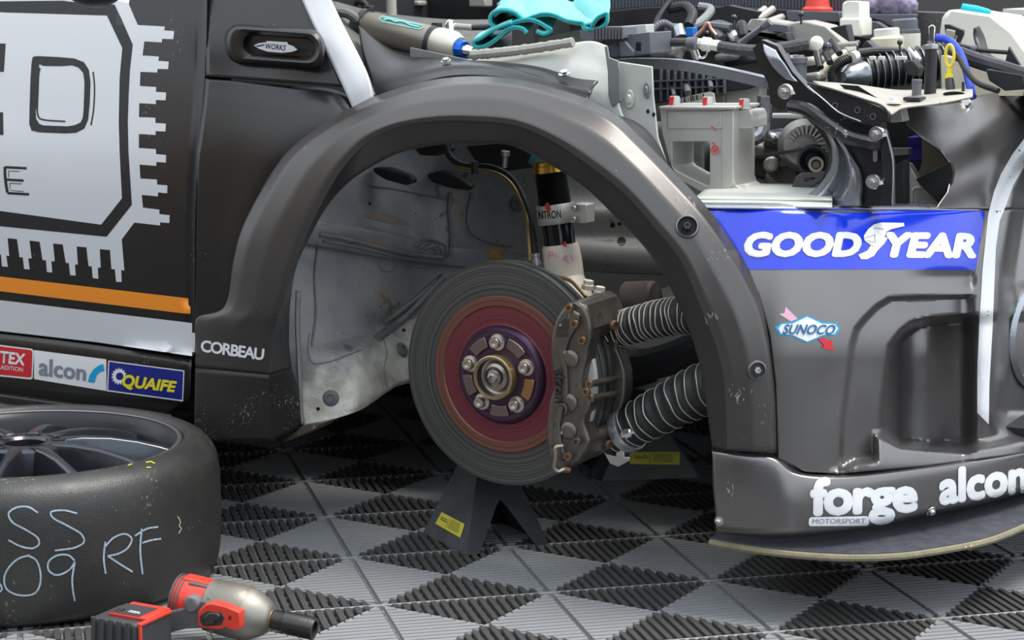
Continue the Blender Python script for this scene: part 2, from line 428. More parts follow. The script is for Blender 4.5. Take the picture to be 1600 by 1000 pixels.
# white A-pillar stripe panel
loft('pillar_panel', [
    [(440, -40, -.118), (462, -40, -.12), (500, -40, -.125)],
    [(468, 0, -.108), (490, 0, -.11), (517, 0, -.13)],
    [(490, 40, -.10), (515, 40, -.10), (541, 50, -.12)],
    [(535, 135, -.07), (552, 125, -.08), (575, 115, -.10)],
    [(552, 168, -.06), (568, 160, -.065), (588, 150, -.08)]], PAINT, car, 12, 30, surf='pillar')
# side vent (long rounded scoop with badge)
def rr(cx, cy, w, h, r, n=6, tilt=0.):
    out = []
    for sx, sy, a0 in ((1, -1, -90), (1, 1, 0), (-1, 1, 90), (-1, -1, 180)):
        for k in range(n+1):
            a = math.radians(a0+90*k/n); x = sx*(w/2-r)+r*math.cos(a); y = sy*(h/2-r)+r*math.sin(a)
            out.append((cx+x, cy+y+tilt*x))
    return out
def ringloft(name, rings, m, parent, solid=0, cap=True, surf=None, label=None, angle=50):
    """closed outlines (photo pixel loops with a depth each) joined one inside the other"""
    mb = MB(); n = len(rings[0][0]); vs = []
    for loop, v in rings:
        for q in loop: vs.append(pt((*q, v) if not isinstance(v, tuple) else (*q, *v)))
    fs = [(j*n+i, j*n+(i+1) % n, (j+1)*n+(i+1) % n, (j+1)*n+i) for j in range(len(rings)-1) for i in range(n)]
    if cap: fs.append(tuple((len(rings)-1)*n+i for i in range(n)))
    fs = orient([list(a) for a in vs], fs); mb.add(vs, fs)
    if surf: SURF[surf] = BVHTree.FromPolygons([Vector(a) for a in vs], fs)
    return mb.build(name, m, parent, fix=False, solid=solid, label=label, angle=angle)
vent = ringloft('side_vent', [(rr(429, 74, 158, 66, 26, tilt=.07), -.06), (rr(429, 73, 150, 60, 25, tilt=.07), -.035), (rr(430, 72, 138, 46, 20, tilt=.07), -.030),
    (rr(436, 72, 112, 34, 15, tilt=.07), -.034), (rr(437, 72, 106, 28, 12, tilt=.07), -.045)], PAINT, car, surf='vent', label='long rounded vent scoop with badge')
el = [(397, 71), (404, 67.5), (416, 66), (417, 64), (449, 66), (450, 69), (458, 72), (465, 78), (456, 81), (440, 82.5), (418, 80.5), (404, 76)]
ringloft('vent_badge', [(el, -.045), (el, -.030)], WHITE, vent, surf='badge')
decal('badge_lettering', merge2d(text2d('WORKS', [(414, 76), (446, 79.5), (447, 70.5), (415, 67.5)], .012, .15), poly2d([(399, 71.5), (413, 69), (413, 71), (402, 73)])), 'badge', DBLACK, vent, cut=0)
# arch flare
S = [ # outer, crease, lip
 ((303, 690), (425, 690), (468, 668)),
 ((304, 640), (422, 640), (468, 618)),
 ((305, 575), (420, 586), (456, 575)),
 ((305.5, 535), (424, 550), (452, 540)), ((306, 499), (427, 520), (452, 505)), ((350, 480), (437, 491), (454, 470)), ((364, 410), (455, 430), (463, 418)),
 ((375, 365), (472, 384), (482, 375)), ((397, 317), (495, 333), (511, 323)), ((442, 244), (532, 268), (545, 285)), ((495, 200), (578, 218), (585, 258)),
 ((551, 167), (615, 200), (622, 240)), ((587, 150), (650, 192), (658, 231)), ((650, 130), (695, 188), (700, 225)), ((716, 120), (740, 189), (742, 224)), ((800, 122), (806, 196), (800, 228)),
 ((884, 143), (866, 222), (853, 254)), ((955, 172), (922, 260), (909, 289)), ((1005, 218), (975, 302), (960, 337)), ((1060, 275), (1022, 355), (1008, 388)),
 ((1106, 326), (1062, 405), (1043, 442)), ((1152, 390), (1094, 478), (1072, 503)), ((1190, 460), (1117, 535), (1088, 550)), ((1208, 524), (1130, 585), (1098, 595)),
 ((1217, 600), (1134, 640), (1106, 650)), ((1220, 709), (1136, 704), (1113, 701))]
VO = [0, 0, -.006, -.006, -.004, .002, .002, .002, .0, -.012, -.024, -.035, -.04, -.05, -.055, -.055, -.045, -.034, -.026, -.020, -.016, -.014, -.012, -.012, -.012, -.012]
VC = [.006, .006, .008, .012, .016, .022, .028, .032, .036, .04, .042, .044, .045, .046, .046, .046, .046, .046, .046, .046, .046, .044, .042, .038, .034, .03]
VL = [-.05, -.05, -.05, -.045, -.04, -.025, -.01, .0, .008, .014, .018, .02, .022, .024, .024, .024, .024, .024, .024, .022, .02, .018, .016, .014, .012, .01]
def mix(a, b, t): return (a[0]*(1-t)+b[0]*t, a[1]*(1-t)+b[1]*t)
nS = len(S); cx0, cy0 = 775, 540
def row(t, fv, k=1.):
    out = []
    for i, (o, c, l) in enumerate(S):
        q = mix(o, c, t) if t <= 1 else mix(c, l, t-1)
        out.append((*q, fv(i)))
    return out
rows = [row(0, lambda i: VO[i]-.02), row(0, lambda i: VO[i]), row(.16, lambda i: VO[i]*.5+VC[i]*.5-.003), row(.5, lambda i: VC[i]*.80+VO[i]*.20), row(.88, lambda i: VC[i]), row(1, lambda i: VC[i]-.001),
        row(1.12, lambda i: VC[i]*.88+VL[i]*.12-.002), row(1.9, lambda i: VL[i]), row(2, lambda i: VL[i]-.005)]
Rr = row(2, lambda i: VL[i]-.03); rows.append(Rr)
def flare(name, i0, i1, nu, m, **k):
    loft(name, [r[i0:i1] for r in rows], m, car, nu, 60, surf=name, linear=True, **k)
GRIT = speckle(speckle(mat('gritty_wrap', (.012, .011, .010), .5, 0, bump=.3, bscale=300), (.20, .175, .14), 260, .74, .7, 16), (.50, .46, .38), 200, .84, .8, 20)
flare('sill_end', 0, 3, 16, GRIT, label='black corner block below the arch, grit on its inner face')
flare('wheel_arch_flare', 2, nS, 170, FLARE, label='broad satin flare round the open wheel arch')
# bumper corner: relief grid on the plan curve
def inseg(poly, x, y):
    c = False; j = len(poly)-1
    for i in range(len(poly)):
        xi, yi = poly[i]; xj, yj = poly[j]
        if (yi > y) != (yj > y) and x < (xj-xi)*(y-yi)/(yj-yi)+xi: c = not c
        j = i
    return c
def sdf(poly, x, y):
    P = np.asarray(poly, float); A = P; B = np.roll(P, -1, 0); d = B-A; w = np.array([x, y])-A
    t = np.clip((w*d).sum(1)/((d*d).sum(1)+1e-9), 0, 1); dist = np.linalg.norm(w-d*t[:, None], axis=1).min()
    return -dist if inseg(poly, x, y) else dist
def ss(a, b, x): t = min(max((x-a)/(b-a), 0), 1); return t*t*(3-2*t)
def curve_x(pts):
    ys = [p[1] for p in pts]; xs = [p[0] for p in pts]; return lambda y: float(np.interp(y, ys, xs))
BAND = [(1700, 440), (1520, 461), (1440, 463), (1390, 465), (1369, 478), (1350, 497), (1337, 513), (1330, 538), (1320, 620), (1314, 660), (1311, 740), (1311, 900), (1700, 900)]
REC = [(1640, 488), (1516, 491), (1453, 496), (1425, 503), (1407, 517), (1388, 541), (1381, 580), (1377, 610), (1370, 671), (1400, 696), (1450, 703), (1520, 700), (1640, 680)]
LOWB = [(1311, 733), (1337, 720), (1366, 716), (1366, 675), (1410, 694), (1500, 702), (1700, 668), (1700, 900), (1200, 900), (1200, 738)]
def off(x, y):
    o = -.06*max(0., (560-y)/240)**1.6
    # shallow crease below the banner
    o -= .007*math.exp(-((y-(436+.10*(1520-x)*0-.0*x))/16)**2)*ss(1390, 1470, x)*(1-ss(1515, 1530, x))
    b = sdf(BAND, x, y); o -= .016*ss(3, -6, b)*(1-ss(1500, 1530, x))
    r = sdf(REC, x, y)
    if r < 8:
        deep = .012+.075*ss(1376, 1412, x)*(1-ss(1415, 1545, x))
        o -= deep*ss(3, -14, r)
    # hump carrying the white stripe and the hollow beyond it
    cxl = float(np.interp(y, [150, 217, 241, 300, 340, 420, 510, 600, 660, 720], [1650, 1612, 1592, 1567, 1560, 1547, 1541, 1536, 1534, 1534]))
    fade = ss(690, 640, y)*ss(150, 260, y)
    o += .012*math.exp(-((x-cxl)/20)**2)*fade
    o -= .045*ss(cxl+14, cxl+42, x)*fade
    # lower shelf runs out to the lip
    o += .028*ss(640, 735, y)*ss(1290, 1340, x)*ss(5, -10, sdf(LOWB, x, y))
    return o
def bump_grid(name, ys, xl, xr, nx, fo, m, label=None, surf=None, base=None):
    P = []
    for y0 in ys:
        r = []
        a, b = xl(y0), xr(y0)
        for i in range(nx):
            x = a+(b-a)*i/(nx-1); y = y0 if base is None else base(x, y0)
            r.append(Pb(x, y, fo(x, y)))
        P.append(r)
    return grid_build(name, np.array(P), m, car, .003, label, surf, 50)
outer = curve_x([(1088, 300), (1106, 326), (1152, 390), (1190, 460), (1208, 524), (1217, 600), (1221, 712), (1222, 760)])
bump_grid('front_bumper', np.arange(0, 1.0001, 1/105), lambda s: 0, lambda s: 1, 110, lambda x, y: 0, GREY) if False else None
def bumper_main():
    P = []; ny, nx = 150, 170
    for j in range(ny):
        s = j/(ny-1); r = []
        for i in range(nx):
            t = i/(nx-1)
            top = 322+ (3*(t)) ; bot = float(np.interp(t, [0, .1, .22, .55, 1], [716, 737, 740, 728, 703]))
            y = top+(bot-top)*s; a = outer(y)-5; x = a+(1640-a)*t
            lip = -.012 if s > .985 else 0
            e = -.02*ss(329, 321, y)
            r.append(Pb(x, y, off(x, y)+e))
        P.append(r)
    return grid_build('front_bumper', np.array(P), GREY, car, .003, 'satin grey bumper corner with recessed duct and sponsor stickers', 'bumper', 40)
bumper_main()
loft('bumper_lip', [
    [(1112, 701, -.03, 'b'), (1165, 708, -.03, 'b'), (1222, 713, -.03, 'b'), (1250, 737, -.02, 'b'), (1310, 741, -.02, 'b'), (1437, 729, -.01, 'b'), (1530, 715, -.01, 'b'), (1640, 697, -.01, 'b')],
    [(1113, 705, .0, 'b'), (1165, 711, .0, 'b'), (1213, 716, .0, 'b'), (1240, 737, .006, 'b'), (1300, 744, .012, 'b'), (1437, 732, .02, 'b'), (1530, 718, .02, 'b'), (1640, 700, .02, 'b')],
    [(1113, 712, .006, 'b'), (1165, 718, .008, 'b'), (1205, 722, .01, 'b'), (1240, 744, .016, 'b'), (1300, 752, .022, 'b'), (1437, 738, .028, 'b'), (1530, 724, .028, 'b'), (1640, 706, .028, 'b')],
    [(1114, 760, .012, 'b'), (1165, 766, .014, 'b'), (1220, 772, .02, 'b'), (1250, 780, .022, 'b'), (1310, 785, .026, 'b'), (1437, 768, .03, 'b'), (1530, 750, .03, 'b'), (1640, 732, .03, 'b')],
    [(1118, 800, .012, 'b'), (1165, 808, .014, 'b'), (1215, 812, .019, 'b'), (1250, 812, .022, 'b'), (1330, 804, .026, 'b'), (1447, 786, .03, 'b'), (1540, 766, .03, 'b'), (1640, 743, .03, 'b')],
    [(1118, 824, .010, 'b'), (1165, 830, .012, 'b'), (1215, 832, .016, 'b'), (1250, 832, .018, 'b'), (1330, 824, .022, 'b'), (1447, 801, .026, 'b'), (1540, 780, .026, 'b'), (1640, 755, .026, 'b')],
    [(1117, 833, -.004, 'b'), (1180, 839, -.002, 'b'), (1215, 841, 0, 'b'), (1240, 840, .0, 'b'), (1330, 831, .0, 'b'), (1450, 807, .0, 'b'), (1540, 787, .0, 'b'), (1640, 760, .0, 'b')]],
    GREY, car, 90, 30, surf='lip', label='lower bumper lip with white sponsor lettering')
# splitter
def splitter():
    edge = [(1110, 846), (1180, 858), (1250, 866), (1330, 870), (1400, 868), (1450, 862), (1540, 845), (1600, 822), (1660, 795)]
    outp = crom([Pz(x, y-4, .105) for x, y in edge], 50); vs = []
    for p in outp: vs.append(p)
    inp = [p-V*0.0 for p in outp]
    n = len(outp); mb = MB(); tv = []; back = np.array(W(.36, -.9, .105)); 
    loop = [tuple(p) for p in outp]+[tuple(W(.78, -1.2, .105)), tuple(W(.30, -1.2, .105))]
    top = [(a, b) for a, b, c in loop]
    mb.prism(top, .010, Matrix.Translation((0, 0, .097)))
    return mb
SPL = mat('carbon_board', (.05, .055, .07), .45, .2, bump=.5, bscale=500, var=(.12, .12, .13), vscale=60)
sp = splitter().build('splitter', SPL, car, bevel=.001, label='black woven splitter board')
edge = [(1110, 846), (1180, 858), (1250, 866), (1330, 870), (1400, 868), (1450, 862), (1540, 845), (1600, 822), (1660, 795)]
o_ = crom([Pz(x, y-4, .105)-ZZ*.005 for x, y in edge], 70)
mb = MB(); mb.tube([p+np.array([0, 0, .0])+V*.001 for p in o_], .0052, 8); mb.build('splitter_edge', speckle(mat('worn_edge', (.24, .21, .13), .8, bump=.8, bscale=150, var=(.12, .11, .09), vscale=40), (.6, .55, .35), 150, .7, .8, 15), car, label='worn tan edge of the splitter')
# ------------------------------------------------------------------ helpers in photo terms
def lax(a, b, prof, n=28, mb=None):
    """lathe between two points (px, py, v); profile of (t, radius in photo px)"""
    A, B = Vector(pt(a)), Vector(pt(b)); L = (B-A).length; k = depth(A)/FPX
    M = frame(A, None, z=B-A); mb = mb or MB()
    return mb.lathe([(max(r*k, 1e-6), t*L) for t, r in prof], n, M)
def ptube(path, rpx, n=10, sm=0, mb=None):
    P = [pt(c) for c in path]; k = depth(P[0])/FPX; r = rpx*k if np.isscalar(rpx) else [q*k for q in rpx]
    return (mb or MB()).tube(P, r, n, sm=sm if sm else (len(P)*5 if len(P) > 2 else 0))
def pbox(x, y, v, w, h, d, mb=None, tilt=0, yaw=0, tap=1):
    """box w x h photo px in front view, d metres deep, front face at v"""
    p = pt((x, y, v)); k = depth(p)/FPX; M = at(p) @ Matrix.Rotation(yaw, 4, 'Z') @ Matrix.Rotation(tilt, 4, 'Y')
    return (mb or MB()).box((0, d/2, 0), (w*k/math.cos(YAW), d, h*k), M, tap)
# ------------------------------------------------------------------ body behind the skin
b_ = MB(); b_.box((-1.33, .92, .60), (1.56, 1.60, .86), at(O)); b_.build('cabin_shell', DARK, car)
b_ = MB(); b_.box((.16, 1.0, .20), (1.5, 1.16, .03), at(O)); b_.build('underbody', DARK, car)
b_ = MB(); b_.box((.20, 1.66, .42), (1.6, .06, .5), at(O)); b_.build('far_side_panel', DARK, car)
b_ = MB(); b_.box((-1.6, 1.66, .20), (3.2, .05, .34), at(O)); b_.build('far_sill', DARK, car)
b_ = MB(); b_.box((-2.7, .9, .40), (1.4, 1.6, .46), at(O)); b_.build('rear_floor', DARK, car)
MB().plate([(440, 692), (468, 668), (474, 665), (502, 662), (490, 671), (452, 688)], -.06, .05).build('sill_tab', speckle(mat('rusty_grit', (.09, .07, .05), .8, bump=.8, bscale=100), (.3, .25, .18), 150, .68, .8, 20), car, bevel=.002)
b_ = MB(); b_.box((-.40, 1.1, .42), (.05, 1.1, .46), at(O)); b_.build('bulkhead', DARK, car)
b_ = MB(); b_.box((-.86, .075, .245), (.60, .09, .10), at(O)); b_.build('sill_core', DARK, car)
b_ = MB(); b_.box((-.50, .13, .40), (.10, .12, .42), at(O)); b_.build('hinge_pillar', DARK, car)
b_ = MB(); b_.box((.40, 1.0, .30), (.05, 1.1, .28), at(O)); b_.build('front_crossmember', DARK, car)
LINER = mat('wheel_house_metal', (.20, .21, .22), .5, .25, bump=.9, bscale=60, var=(.34, .33, .32), vscale=12, vamt=.7)
speckle(LINER, (.05, .045, .04), 50, .70, .6, 9)
speckle(LINER, (.30, .22, .14), 26, .72, .4, 7)
LINR2 = speckle(mat('inner_wing_metal', (.20, .205, .205), .5, .3, bump=.6, bscale=60, var=(.30, .30, .28), vscale=14), (.08, .075, .07), 60, .7, .6, 9)
loft('wheel_house', [
    [(480, 160, -.26), (600, 165, -.36), (700, 170, -.42), (780, 175, -.43), (880, 180, -.43)],
    [(470, 250, -.20), (560, 262, -.29), (640, 270, -.38), (720, 275, -.42), (790, 275, -.43), (880, 290, -.43)],
    [(430, 325, -.145), (520, 338, -.20), (600, 350, -.285), (690, 372, -.39), (780, 382, -.42), (880, 395, -.43)],
    [(430, 338, -.115), (520, 352, -.175), (600, 366, -.265), (690, 386, -.375), (780, 394, -.42), (880, 405, -.43)],
    [(430, 372, -.115), (510, 384, -.17), (590, 398, -.255), (680, 410, -.37), (780, 420, -.42), (880, 425, -.43)],
    [(430, 384, -.125), (510, 396, -.185), (590, 410, -.27), (680, 420, -.38), (780, 430, -.42), (880, 435, -.43)],
    [(436, 470, -.10), (500, 470, -.15), (575, 475, -.225), (660, 470, -.35), (760, 480, -.42), (880, 480, -.43)],
    [(444, 530, -.085), (500, 530, -.12), (560, 520, -.19), (640, 500, -.33), (760, 520, -.42), (880, 520, -.43)],
    [(450, 562, -.075), (500, 562, -.095), (555, 556, -.135), (635, 540, -.28), (760, 560, -.42), (880, 560, -.43)],
    [(460, 640, -.07), (500, 640, -.085), (560, 625, -.12), (634, 588, -.25), (760, 590, -.42), (880, 590, -.43)],
    [(471, 665, -.07), (510, 658, -.085), (560, 642, -.12), (632, 600, -.25), (740, 604, -.42), (880, 600, -.43)]],
    LINER, car, 70, 90, solid=.002, surf='well', label='dirty grey sheet metal lining the wheel well')
def lower_coat(o, m, A, B, col, col2):
    """bare cream paint below a slanting line across the sheet, the underseal stops there raggedly"""
    n = m.node_tree; b = n.nodes['Principled BSDF']; tc = n.nodes.new('ShaderNodeTexCoord'); sx = n.nodes.new('ShaderNodeSeparateXYZ'); n.links.new(tc.outputs['Object'], sx.inputs[0])
    c = WM[o.name].translation; k = (B[2]-A[2])/(B[0]-A[0])
    def mth(op, a, b_=None, c_=None):
        q = n.nodes.new('ShaderNodeMath'); q.operation = op
        for i_, v in enumerate((a, b_, c_)):
            if v is None: continue
            if isinstance(v, (int, float)): q.inputs[i_].default_value = v
            else: n.links.new(v, q.inputs[i_])
        return q.outputs[0]
    line = mth('MULTIPLY_ADD', sx.outputs[0], k, A[2]+k*(c.x-A[0])-c.z); d = mth('SUBTRACT', line, sx.outputs[2])
    nz = n.nodes.new('ShaderNodeTexNoise'); nz.inputs['Scale'].default_value = 22; nz.inputs['Detail'].default_value = 9; nz.inputs['Roughness'].default_value = .65; n.links.new(tc.outputs['Object'], nz.inputs['Vector'])
    d = mth('MULTIPLY_ADD', nz.outputs[0], .16, mth('SUBTRACT', d, .08))
    r = n.nodes.new('ShaderNodeMapRange'); r.inputs['From Min'].default_value = -.012; r.inputs['From Max'].default_value = .03; n.links.new(d, r.inputs[0])
    n2 = n.nodes.new('ShaderNodeTexNoise'); n2.inputs['Scale'].default_value = 30; n2.inputs['Detail'].default_value = 8; n.links.new(tc.outputs['Object'], n2.inputs['Vector'])
    rp = n.nodes.new('ShaderNodeValToRGB'); rp.color_ramp.elements[0].position = .38; rp.color_ramp.elements[1].position = .6; rp.color_ramp.elements[0].color = (*col2, 1); rp.color_ramp.elements[1].color = (*col, 1); n.links.new(n2.outputs[0], rp.inputs[0])
    mx = n.nodes.new('ShaderNodeMix'); mx.data_type = 'RGBA'; n.links.new(r.outputs[0], mx.inputs['Factor']); n.links.new(b.inputs['Base Color'].links[0].from_socket, mx.inputs[6]); n.links.new(rp.outputs[0], mx.inputs[7]); n.links.new(mx.outputs[2], b.inputs['Base Color'])
well_o = [o for o in bpy.data.objects if o.name.startswith('wheel_house')][0]
lower_coat(well_o, LINER, Pv(480, 590, -.08), Pv(640, 500, -.30), (.62, .60, .54), (.40, .37, .31))
# pressed creases, sealant swirls and weld spots on the lining
def onwell(x, y, up=.001): h = SURF['well'].ray_cast(Vector(CAM), Vector(ray(x, y)))[0]; return np.array(h)+V*up
def bead(name, pts, r, m, n=8): P_ = [onwell(x, y) for x, y in crom(np.array(pts, float), 24)]; return MB().tube(P_, r, n).build(name, m, car)
SEALM = mat('seam_sealant', (.15, .155, .165), .42, .1, bump=.8, bscale=70, var=(.24, .24, .24), vscale=30)
bead('pressed_ridge', [(500, 366), (540, 373), (600, 388), (650, 398), (690, 402)], .0045, SEALM); bead('pressed_ridge', [(505, 376), (550, 384), (610, 398), (655, 408)], .003, SEALM)
bead('pressed_ridge', [(694, 432), (672, 455), (640, 488), (612, 512), (588, 530)], .008, SEALM); bead('pressed_ridge', [(682, 438), (655, 462), (625, 486), (600, 505)], .005, SEALM)
bead('sheet_edge', [(574, 290), (620, 296), (660, 304), (700, 312)], .002, SEALM); bead('sheet_edge', [(704, 300), (702, 330), (706, 370), (704, 400)], .004, SEALM); bead('sheet_edge', [(738, 300), (732, 330), (736, 360), (760, 376), (800, 384)], .003, SEALM)
bead('sheet_edge', [(484, 520), (482, 545), (488, 566), (510, 566), (540, 556), (566, 546)], .0012, SEALM); bead('sheet_edge', [(600, 530), (604, 552), (600, 580), (606, 606)], .001, SEALM); bead('sheet_edge', [(497, 380), (492, 430), (494, 490), (488, 540)], .0022, SEALM)
for r_ in (10, 17, 24): bead('sealant_swirl', [(672+r_*math.cos(t)*1.1, 394+r_*math.sin(t)*.8) for t in np.linspace(-2.6, 1.2, 9)], .0028, SEALM)
for r_ in (14,): bead('pressed_ring', [(606+r_*math.cos(t), 412+r_*math.sin(t)*.9) for t in np.linspace(.2, 3.6, 9)], .0015, SEALM)
for x in (641, 651, 661, 671, 681): q = MB(); q.sphere(.0026, Matrix.Translation(Vector(onwell(x, 417))), 8); q.build('weld_spot', LINER, car)
for poly in ([(552, 376), (575, 370), (598, 376), (604, 388), (598, 396), (585, 392), (570, 388), (556, 386)], [(566, 336), (600, 332), (628, 342), (640, 352), (620, 352), (590, 344)]): decal('rust_stain', poly2d(poly), 'well', mat('rust_stain', (.26, .19, .14), .7, bump=.4, bscale=100, var=(.20, .19, .18), vscale=60), car, lift=.0012, cut=8)
loft('well_edge_flange', [[(463, 455, -.068), (462, 500, -.068), (466, 570, -.066), (470, 650, -.066), (472, 665, -.066)],
    [(470, 455, -.074), (469, 500, -.074), (471, 570, -.072), (474, 640, -.071), (476, 662, -.071)]], LINER, car, 20, 4, solid=.004)
# inner wing and rail behind the strut
loft('inner_wing', [
    [(870, 190, -.40), (960, 190, -.42), (1100, 190, -.44)],
    [(870, 300, -.40), (960, 300, -.42), (1100, 300, -.44)],
    [(870, 330, -.37), (955, 330, -.39), (1100, 340, -.42)],
    [(870, 368, -.37), (960, 372, -.39), (1100, 380, -.42)],
    [(870, 380, -.35), (960, 384, -.35), (1100, 392, -.36)],
    [(870, 400, -.34), (960, 408, -.34), (1100, 415, -.35)],
    [(870, 420, -.35), (960, 427, -.35), (1100, 432, -.36)]], LINR2, car, 40, 50, surf='wing', label='grey inner wing metal behind the strut')
for x, y, r in ((517, 622, 13), (628, 547, 12), (808, 318, 13)):
    s_ = 'well'; r3 = Vector(ray(x, y)); h = SURF[s_].ray_cast(Vector(CAM), r3)
    if h[0] is not None:
        nrm = h[1] if h[1].dot(Vector(CAM)-h[0]) > 0 else -h[1]; M = frame(h[0], None, z=nrm); k = px(h[0], 1)
        MB().lathe([(r*k, -.002), (r*k, .001), (r*.8*k, .004), (r*.5*k, .005), (r*.42*k, .002), (1e-6, .002)], 24, M, caps=False).build('rubber_grommet', mat('grommet_grey', (.12, .125, .13), .55), car)
for x, y, r in ((497, 639, 3), (631, 516, 3), (578, 318, 2.5), (957, 352, 4), (971, 377, 7), (968, 350, 3)):
    decal('drain_hole', poly2d(circle2d(x, y, r)), ['well', 'wing'], SEAM, car, cut=0)
RUST = mat('rust_orange', (.50, .24, .07), .8, bump=.5, bscale=120, var=(.3, .15, .06), vscale=60)
decal('rust_patch', poly2d([(762, 396), (772, 388), (786, 387), (790, 393), (780, 396), (787, 402), (776, 406), (764, 403)]), 'well', RUST, car, lift=.002, label='orange rust patch')
# sealant, pads and brake pipes up under the arch
for q in (([(580, 262), (606, 262), (640, 274), (646, 285), (632, 290), (600, 281), (584, 272)], -.30), ([(664, 272), (690, 266), (715, 276), (738, 292), (728, 298), (700, 294), (672, 285)], -.38), ([(642, 228), (700, 214), (705, 236), (680, 244), (655, 243)], -.30), ([(725, 228), (800, 222), (835, 240), (830, 262), (790, 268), (745, 258)], -.36)):
    MB().plate(q[0], q[1], .02).build('rubber_pad', RUB, car, bevel=.006, seg=3)
ptube([(694, 215, -.28), (703, 245, -.28), (722, 258, -.28), (768, 262, -.28), (800, 280, -.26), (822, 320, -.24), (832, 360, -.22), (838, 408, -.20)], 5).build('brake_hose', RUB, car)
BRASS = mat('brass_pipe', (.45, .33, .13), .35, .8)
ptube([(712, 262, -.26), (735, 266, -.26), (768, 269, -.26), (795, 284, -.25), (815, 315, -.24), (824, 350, -.22), (829, 408, -.20)], 3.2).build('brake_pipe', BRASS, car, label='brass coloured brake pipe')
lax((836, 396, -.19), (838, 414, -.19), [(0, 6), (0, 8), (.2, 8), (.25, 6.5), (.6, 6.5), (.62, 8), (1, 8)]).build('hose_fitting', STEEL, car)
lax((790, 236, -.26), (788, 262, -.26), [(0, 7), (.3, 7), (.35, 4), (1, 4)]).build('pipe_clip', STEEL, car)
lax((742, 252, -.255), (742, 272, -.255), [(0, 6), (1, 6)]).build('pipe_tie', BLACK, car)
# ------------------------------------------------------------------ strut
mb = lax((857, 240, -.22), (884, 450, -.22), [(0, 30), (.05, 31)], 36)
strut = MB().box((0, 0, 0), (.001, .001, .001), at(pt((870, 330, -.23)))).build('suspension_strut', DARK, car, label='coilover strut with gold collar and cream lower tube')
def sax(t): return (857+27*t, 240+210*t, -.22)
GOLD = mat('gold_anodised', (.75, .45, .08), .25, .9)
def slice_(name, t0, t1, prof, m, label=None, n=40): return lax(sax(t0), sax(t1), prof, n).build(name, m, strut, label=label)
slice_('spring_collar', .04, .145, [(0, 24), (0, 30), (.2, 31), (.25, 27), (.45, 27), (.5, 29), (.95, 29), (1, 26)], GOLD, 'gold spring collar')
slice_('helper_ring', .0, .05, [(0, 28), (1, 34)], mat('teal_seal', (.05, .30, .33), .5), 'teal ring above the collar')
thr = []; nthr = 26
for i in range(nthr): thr += [(i/nthr, 24.6), ((i+.5)/nthr, 26)]
slice_('threaded_tube', .13, .40, thr+[(1, 25)], mat('black_anodised', (.03, .03, .032), .28, .6), 'black threaded tube')
slice_('strut_clamp', .375, .52, [(0, 26), (0, 29.5), (.06, 30.5), (.94, 30.5), (1, 29.5), (1, 26)], ALU, 'machined alloy clamp with lettering')
cl = at(pt((905, 334, -.19)))
pbox(906, 334, -.185, 20, 30, .03).build('clamp_ear', ALU, strut, bevel=.0015)
for yq in (326, 343): bolt(pt((897, yq, -.180)), V, 5, STEEL, strut, 'clamp_bolt')
slice_('inner_tube', .50, .70, [(0, 24), (.2, 24.5), (1, 24.5)], mat('black_gloss', (.02, .02, .024), .12, .3))
slice_('lower_tube', .675, 1.0, [(0, 22), (0, 27), (.05, 29), (.35, 31), (1, 31)], CREAM, 'cream painted lower strut tube')
lax((884, 440, -.22), (896, 500, -.2), [(0, 31), (.3, 36), (1, 40)]).build('knuckle', CREAM, strut)
for a in ((918, 452, -.17), (936, 462, -.15)): lax(a, (a[0]+2, a[1]-14, a[2]), [(0, 10), (.5, 10), (.55, 8), (1, 8)], 6).build('knuckle_bolt', CREAM, strut)
ptube([(868, 432, -.16), (890, 438, -.15), (905, 452, -.13), (915, 464, -.12)], 3).build('brake_pipe', BRASS, strut)
# writing on the clamp and paint dabs, bent on to the tube
def strut_print(name, shape, rpx, m, label=None):
    vs, fs = shape; A = np.array(sax(.45)); out = []
    ctr = Vector(pt(sax(.45))); ax = (Vector(pt(sax(1)))-Vector(pt(sax(0)))).normalized(); R = px(ctr, rpx)
    for x, y in vs:
        r = Vector(ray(x, y)).normalized(); o = Vector(CAM)-ctr; d2 = r-ax*r.dot(ax); o2 = o-ax*o.dot(ax)
        a = d2.dot(d2); b = 2*d2.dot(o2); c = o2.dot(o2)-R*R; D = b*b-4*a*c
        t = (-b-math.sqrt(max(D, 0)))/(2*a); out.append(Vector(CAM)+r*t)
    fs = [f if ((out[f[1]]-out[f[0]]).cross(out[f[2]]-out[f[0]])).dot(Vector(CAM)-out[f[0]]) > 0 else tuple(f)[::-1] for f in fs]
    MB().add(out, fs).build(name, m, strut, fix=False, label=label)
strut_print('clamp_lettering', text2d('NTRON', [(842, 343), (877, 341), (876, 328), (841, 330)], .02), 31.2, DBLACK)
strut_print('clamp_ring_mark', stroke2d([(838, 329), (834, 336), (838, 343)], 1.5, 8), 31.2, DBLACK)
strut_print('paint_dab', poly2d([(852, 318), (857, 316), (859, 322), (861, 328), (856, 331), (852, 326)]), 31.6, RED, 'red paint dab')
strut_print('paint_dab', poly2d([(880, 378), (885, 377), (884, 383), (887, 386), (880, 385)]), 32, RED, 'small red paint dab')
PINK = mat('pink_marker', (.85, .28, .55), .6)
strut_print('pink_scribble', merge2d(stroke2d([(856, 403), (858, 394), (863, 393), (864, 397), (859, 400)], 1.6), stroke2d([(866, 402), (869, 396), (871, 402)], 1.4), stroke2d([(880, 408), (883, 398), (887, 400), (884, 404), (889, 411)], 1.6), stroke2d([(892, 398), (896, 408)], 1.4)), 32.2, PINK, 'pink marker scribble')
